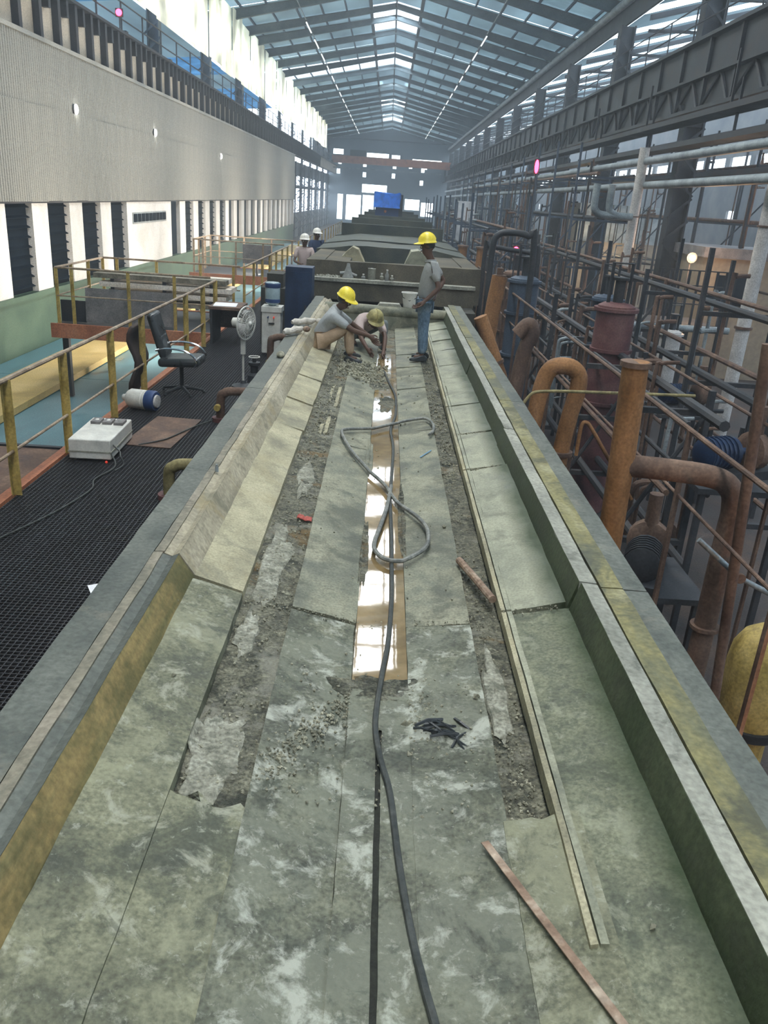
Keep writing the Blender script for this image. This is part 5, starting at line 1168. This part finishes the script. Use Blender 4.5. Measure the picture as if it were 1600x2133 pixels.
rack(11, 14, 18, 60, 4.2, (.2, 2.2, 3.9), 'pipe rack in the right bay beyond the columns', T['steel'], seed=9, posth=4.9)
# overhead cable trays and walkway under the right girder
for i, (x, z, lb) in enumerate([(8.2, 4.75, 'upper cable tray under the right crane girder'), (8.4, 4.15, 'middle cable tray under the right crane girder'), (10.6, 3.6, 'low cable tray beyond the right columns'), (12.5, 5.2, 'high cable tray beyond the right columns')]):
    t = thing('cable_tray', (x, 40, z), lb, 'cable tray')
    MB().box(x-.3, x-.27, 6, 120, z, z+.14).box(x+.27, x+.3, 6, 120, z, z+.14).build('side_rail', T['steel'], t)
    MB().box(x-.27, x+.27, 6, 120, z+.01, z+.06).build('cable_bed', T['steel'], t)
    for k in range(16): MB().box(x-.03, x+.03, 8+k*7, 8.06+k*7, z+.1, z+1.4).build('hanger', T['steel'], t)
# service platform with railing, cream wall behind, lamp
pf = thing('service_platform', (8.0, 22, -.5), 'grey service platform with a pipe edge near the big dark columns', 'platform')
MB().box(5.9, 9.2, 21.8, 24.5, -.55, -.48).build('deck', T['steel'], pf); MB().cyl((5.8, 21.7, -.45), (9.2, 21.7, -.45), .09).build('edge_pipe', T['galv'], pf)
for x in (6.0, 9.0):
    for y in (21.9, 24.3): MB().box(x, x+.12, y, y+.12, -2.5, -.55).build('leg', T['steel'], pf)
t = thing('platform_railing', (8, 21.9, -.48), 'tall barred railing on the service platform before the cream wall', 'railing')
for z in (-.4, .15, .62, 1.0): MB().box(7.2, 9.2, 21.88, 21.92, z, z+.03).build('bar', T['steel'], t)
for k in range(9): MB().box(7.2+k*.245, 7.25+k*.245, 21.87, 21.93, -.48, 1.02).build('post', T['steel'], t)
kb = thing('control_cabin', (10.6, 27, -2.5), 'cream walled cabin behind the barred railing in the right plant', 'cabin')
T['creamw'] = pmat('cream_wall', (.3, .25, .18), rough=.8)
MB().box(9.9, 12.5, 26, 29, -2.5, 1.2).build('cabin_wall', T['creamw'], kb); MB().box(9.7, 12.7, 25.8, 29.2, 1.2, 1.5).build('cabin_roof', T['board'], kb)
MB().box(10.3, 11.3, 25.93, 26, -.2, .7).build('window', T['louver'], kb)
kc = thing('corrugated_shed', (13, 46, -2.5), 'pale corrugated shed with a lit opening far in the right plant', 'shed')
for k in range(14): MB().box(10.2+k*.36, 10.5+k*.36, 46-.03*(k % 2), 46.1, .8, 2.7).build('wall_sheet', T['galv'], kc)
MB().box(10.2, 15.2, 46.1, 49, -2.5, 2.7).build('shed_body', T['creamw'], kc)
T['warm'] = pmat('warm_lamp', (1.0, .62, .3), emit=30)
def lamp(x, y, z, lb, col, energy, mat, r=.09):
    t = thing('work_lamp', (x, y, z), lb, 'lamp')
    MB().ball((x, y, z), r).build('bulb', mat, t); MB().lathe((x, y+r*1.2, z), [(r*.5, 0), (r*1.5, -.02), (r*1.7, -.06)], 12, (0, 1, 0)).build('reflector', T['steel'], t)
    MB().cyl((x, y+.14, -2.5), (x, y+.14, z), .02, n=6).build('lamp_pole', T['steel'], t)
    l = bpy.data.lights.new('lamp_light', 'POINT'); l.energy = energy; l.color = col; l.shadow_soft_size = r*1.3
    o = bpy.data.objects.new('lamp_light', l); COL.objects.link(o); o.location = (x, y-.25, z)
lamp(9.0, 24.8, 1.2, 'glaring warm work lamp right of the big dark column', (1, .62, .35), 110, T['warm'])
lamp(10.7, 44.5, .45, 'warm lamp lighting the shed opening far right', (1, .75, .45), 200, T['warm'])
lamp(3.2, 3.6, -1.0, 'added unseen sodium-coloured fill lamp low among the near pipes', (1, .55, .25), 40, T['warm'], .05)  # added lamp, out of view, only there to warm the near pipes
T['redl'] = pmat('red_led', (1.0, .03, .08), emit=12)
for (x, y, z, sx, sz, lb) in ((4.3, 26, 3.41, .12, .38, 'red number display glowing under the right crane girder'), (-9.0, 29.6, 7.2, .2, .2, 'round red lamp glowing above the left crane girder'), (3.06, 20, 1.32, .12, .12, 'small red lamp low in the right plant')):
    t = thing('signal_lamp', (x, y, z), lb, 'lamp')
    MB().box(x-sx/2-.02, x+sx/2+.02, y+.03, y+.08, z-sz/2-.02, z+sz/2+.02).build('housing', T['steel'], t)
    MB().ball((x, y+.01, z), sx/2, .04, sz/2, 10, 8).build('lens', T['redl'], t)
    MB().cyl((x, y+.06, -2.5 if x > 0 else 6.76), (x, y+.06, z-sz/2), .02, n=6).build('bracket', T['steel'], t)
T['wp'] = pmat('pale_cabinet', (.55, .58, .62), rough=.5)
wpn = thing('pale_cabinet', (3.6, 40, 1.0), 'pale upright panel cabinet standing in the haze right of the tanks', 'cabinet')
for k in range(3): MB().box(3.2+k*.27, 3.45+k*.27, 40-.03*(k % 2), 40.4, .6, 2.35).build('door_panel', T['wp'], wpn)
MB().box(3.15, 4.05, 40.05, 40.5, -2.5, 2.3).build('cabinet_body', T['bsteel'], wpn)
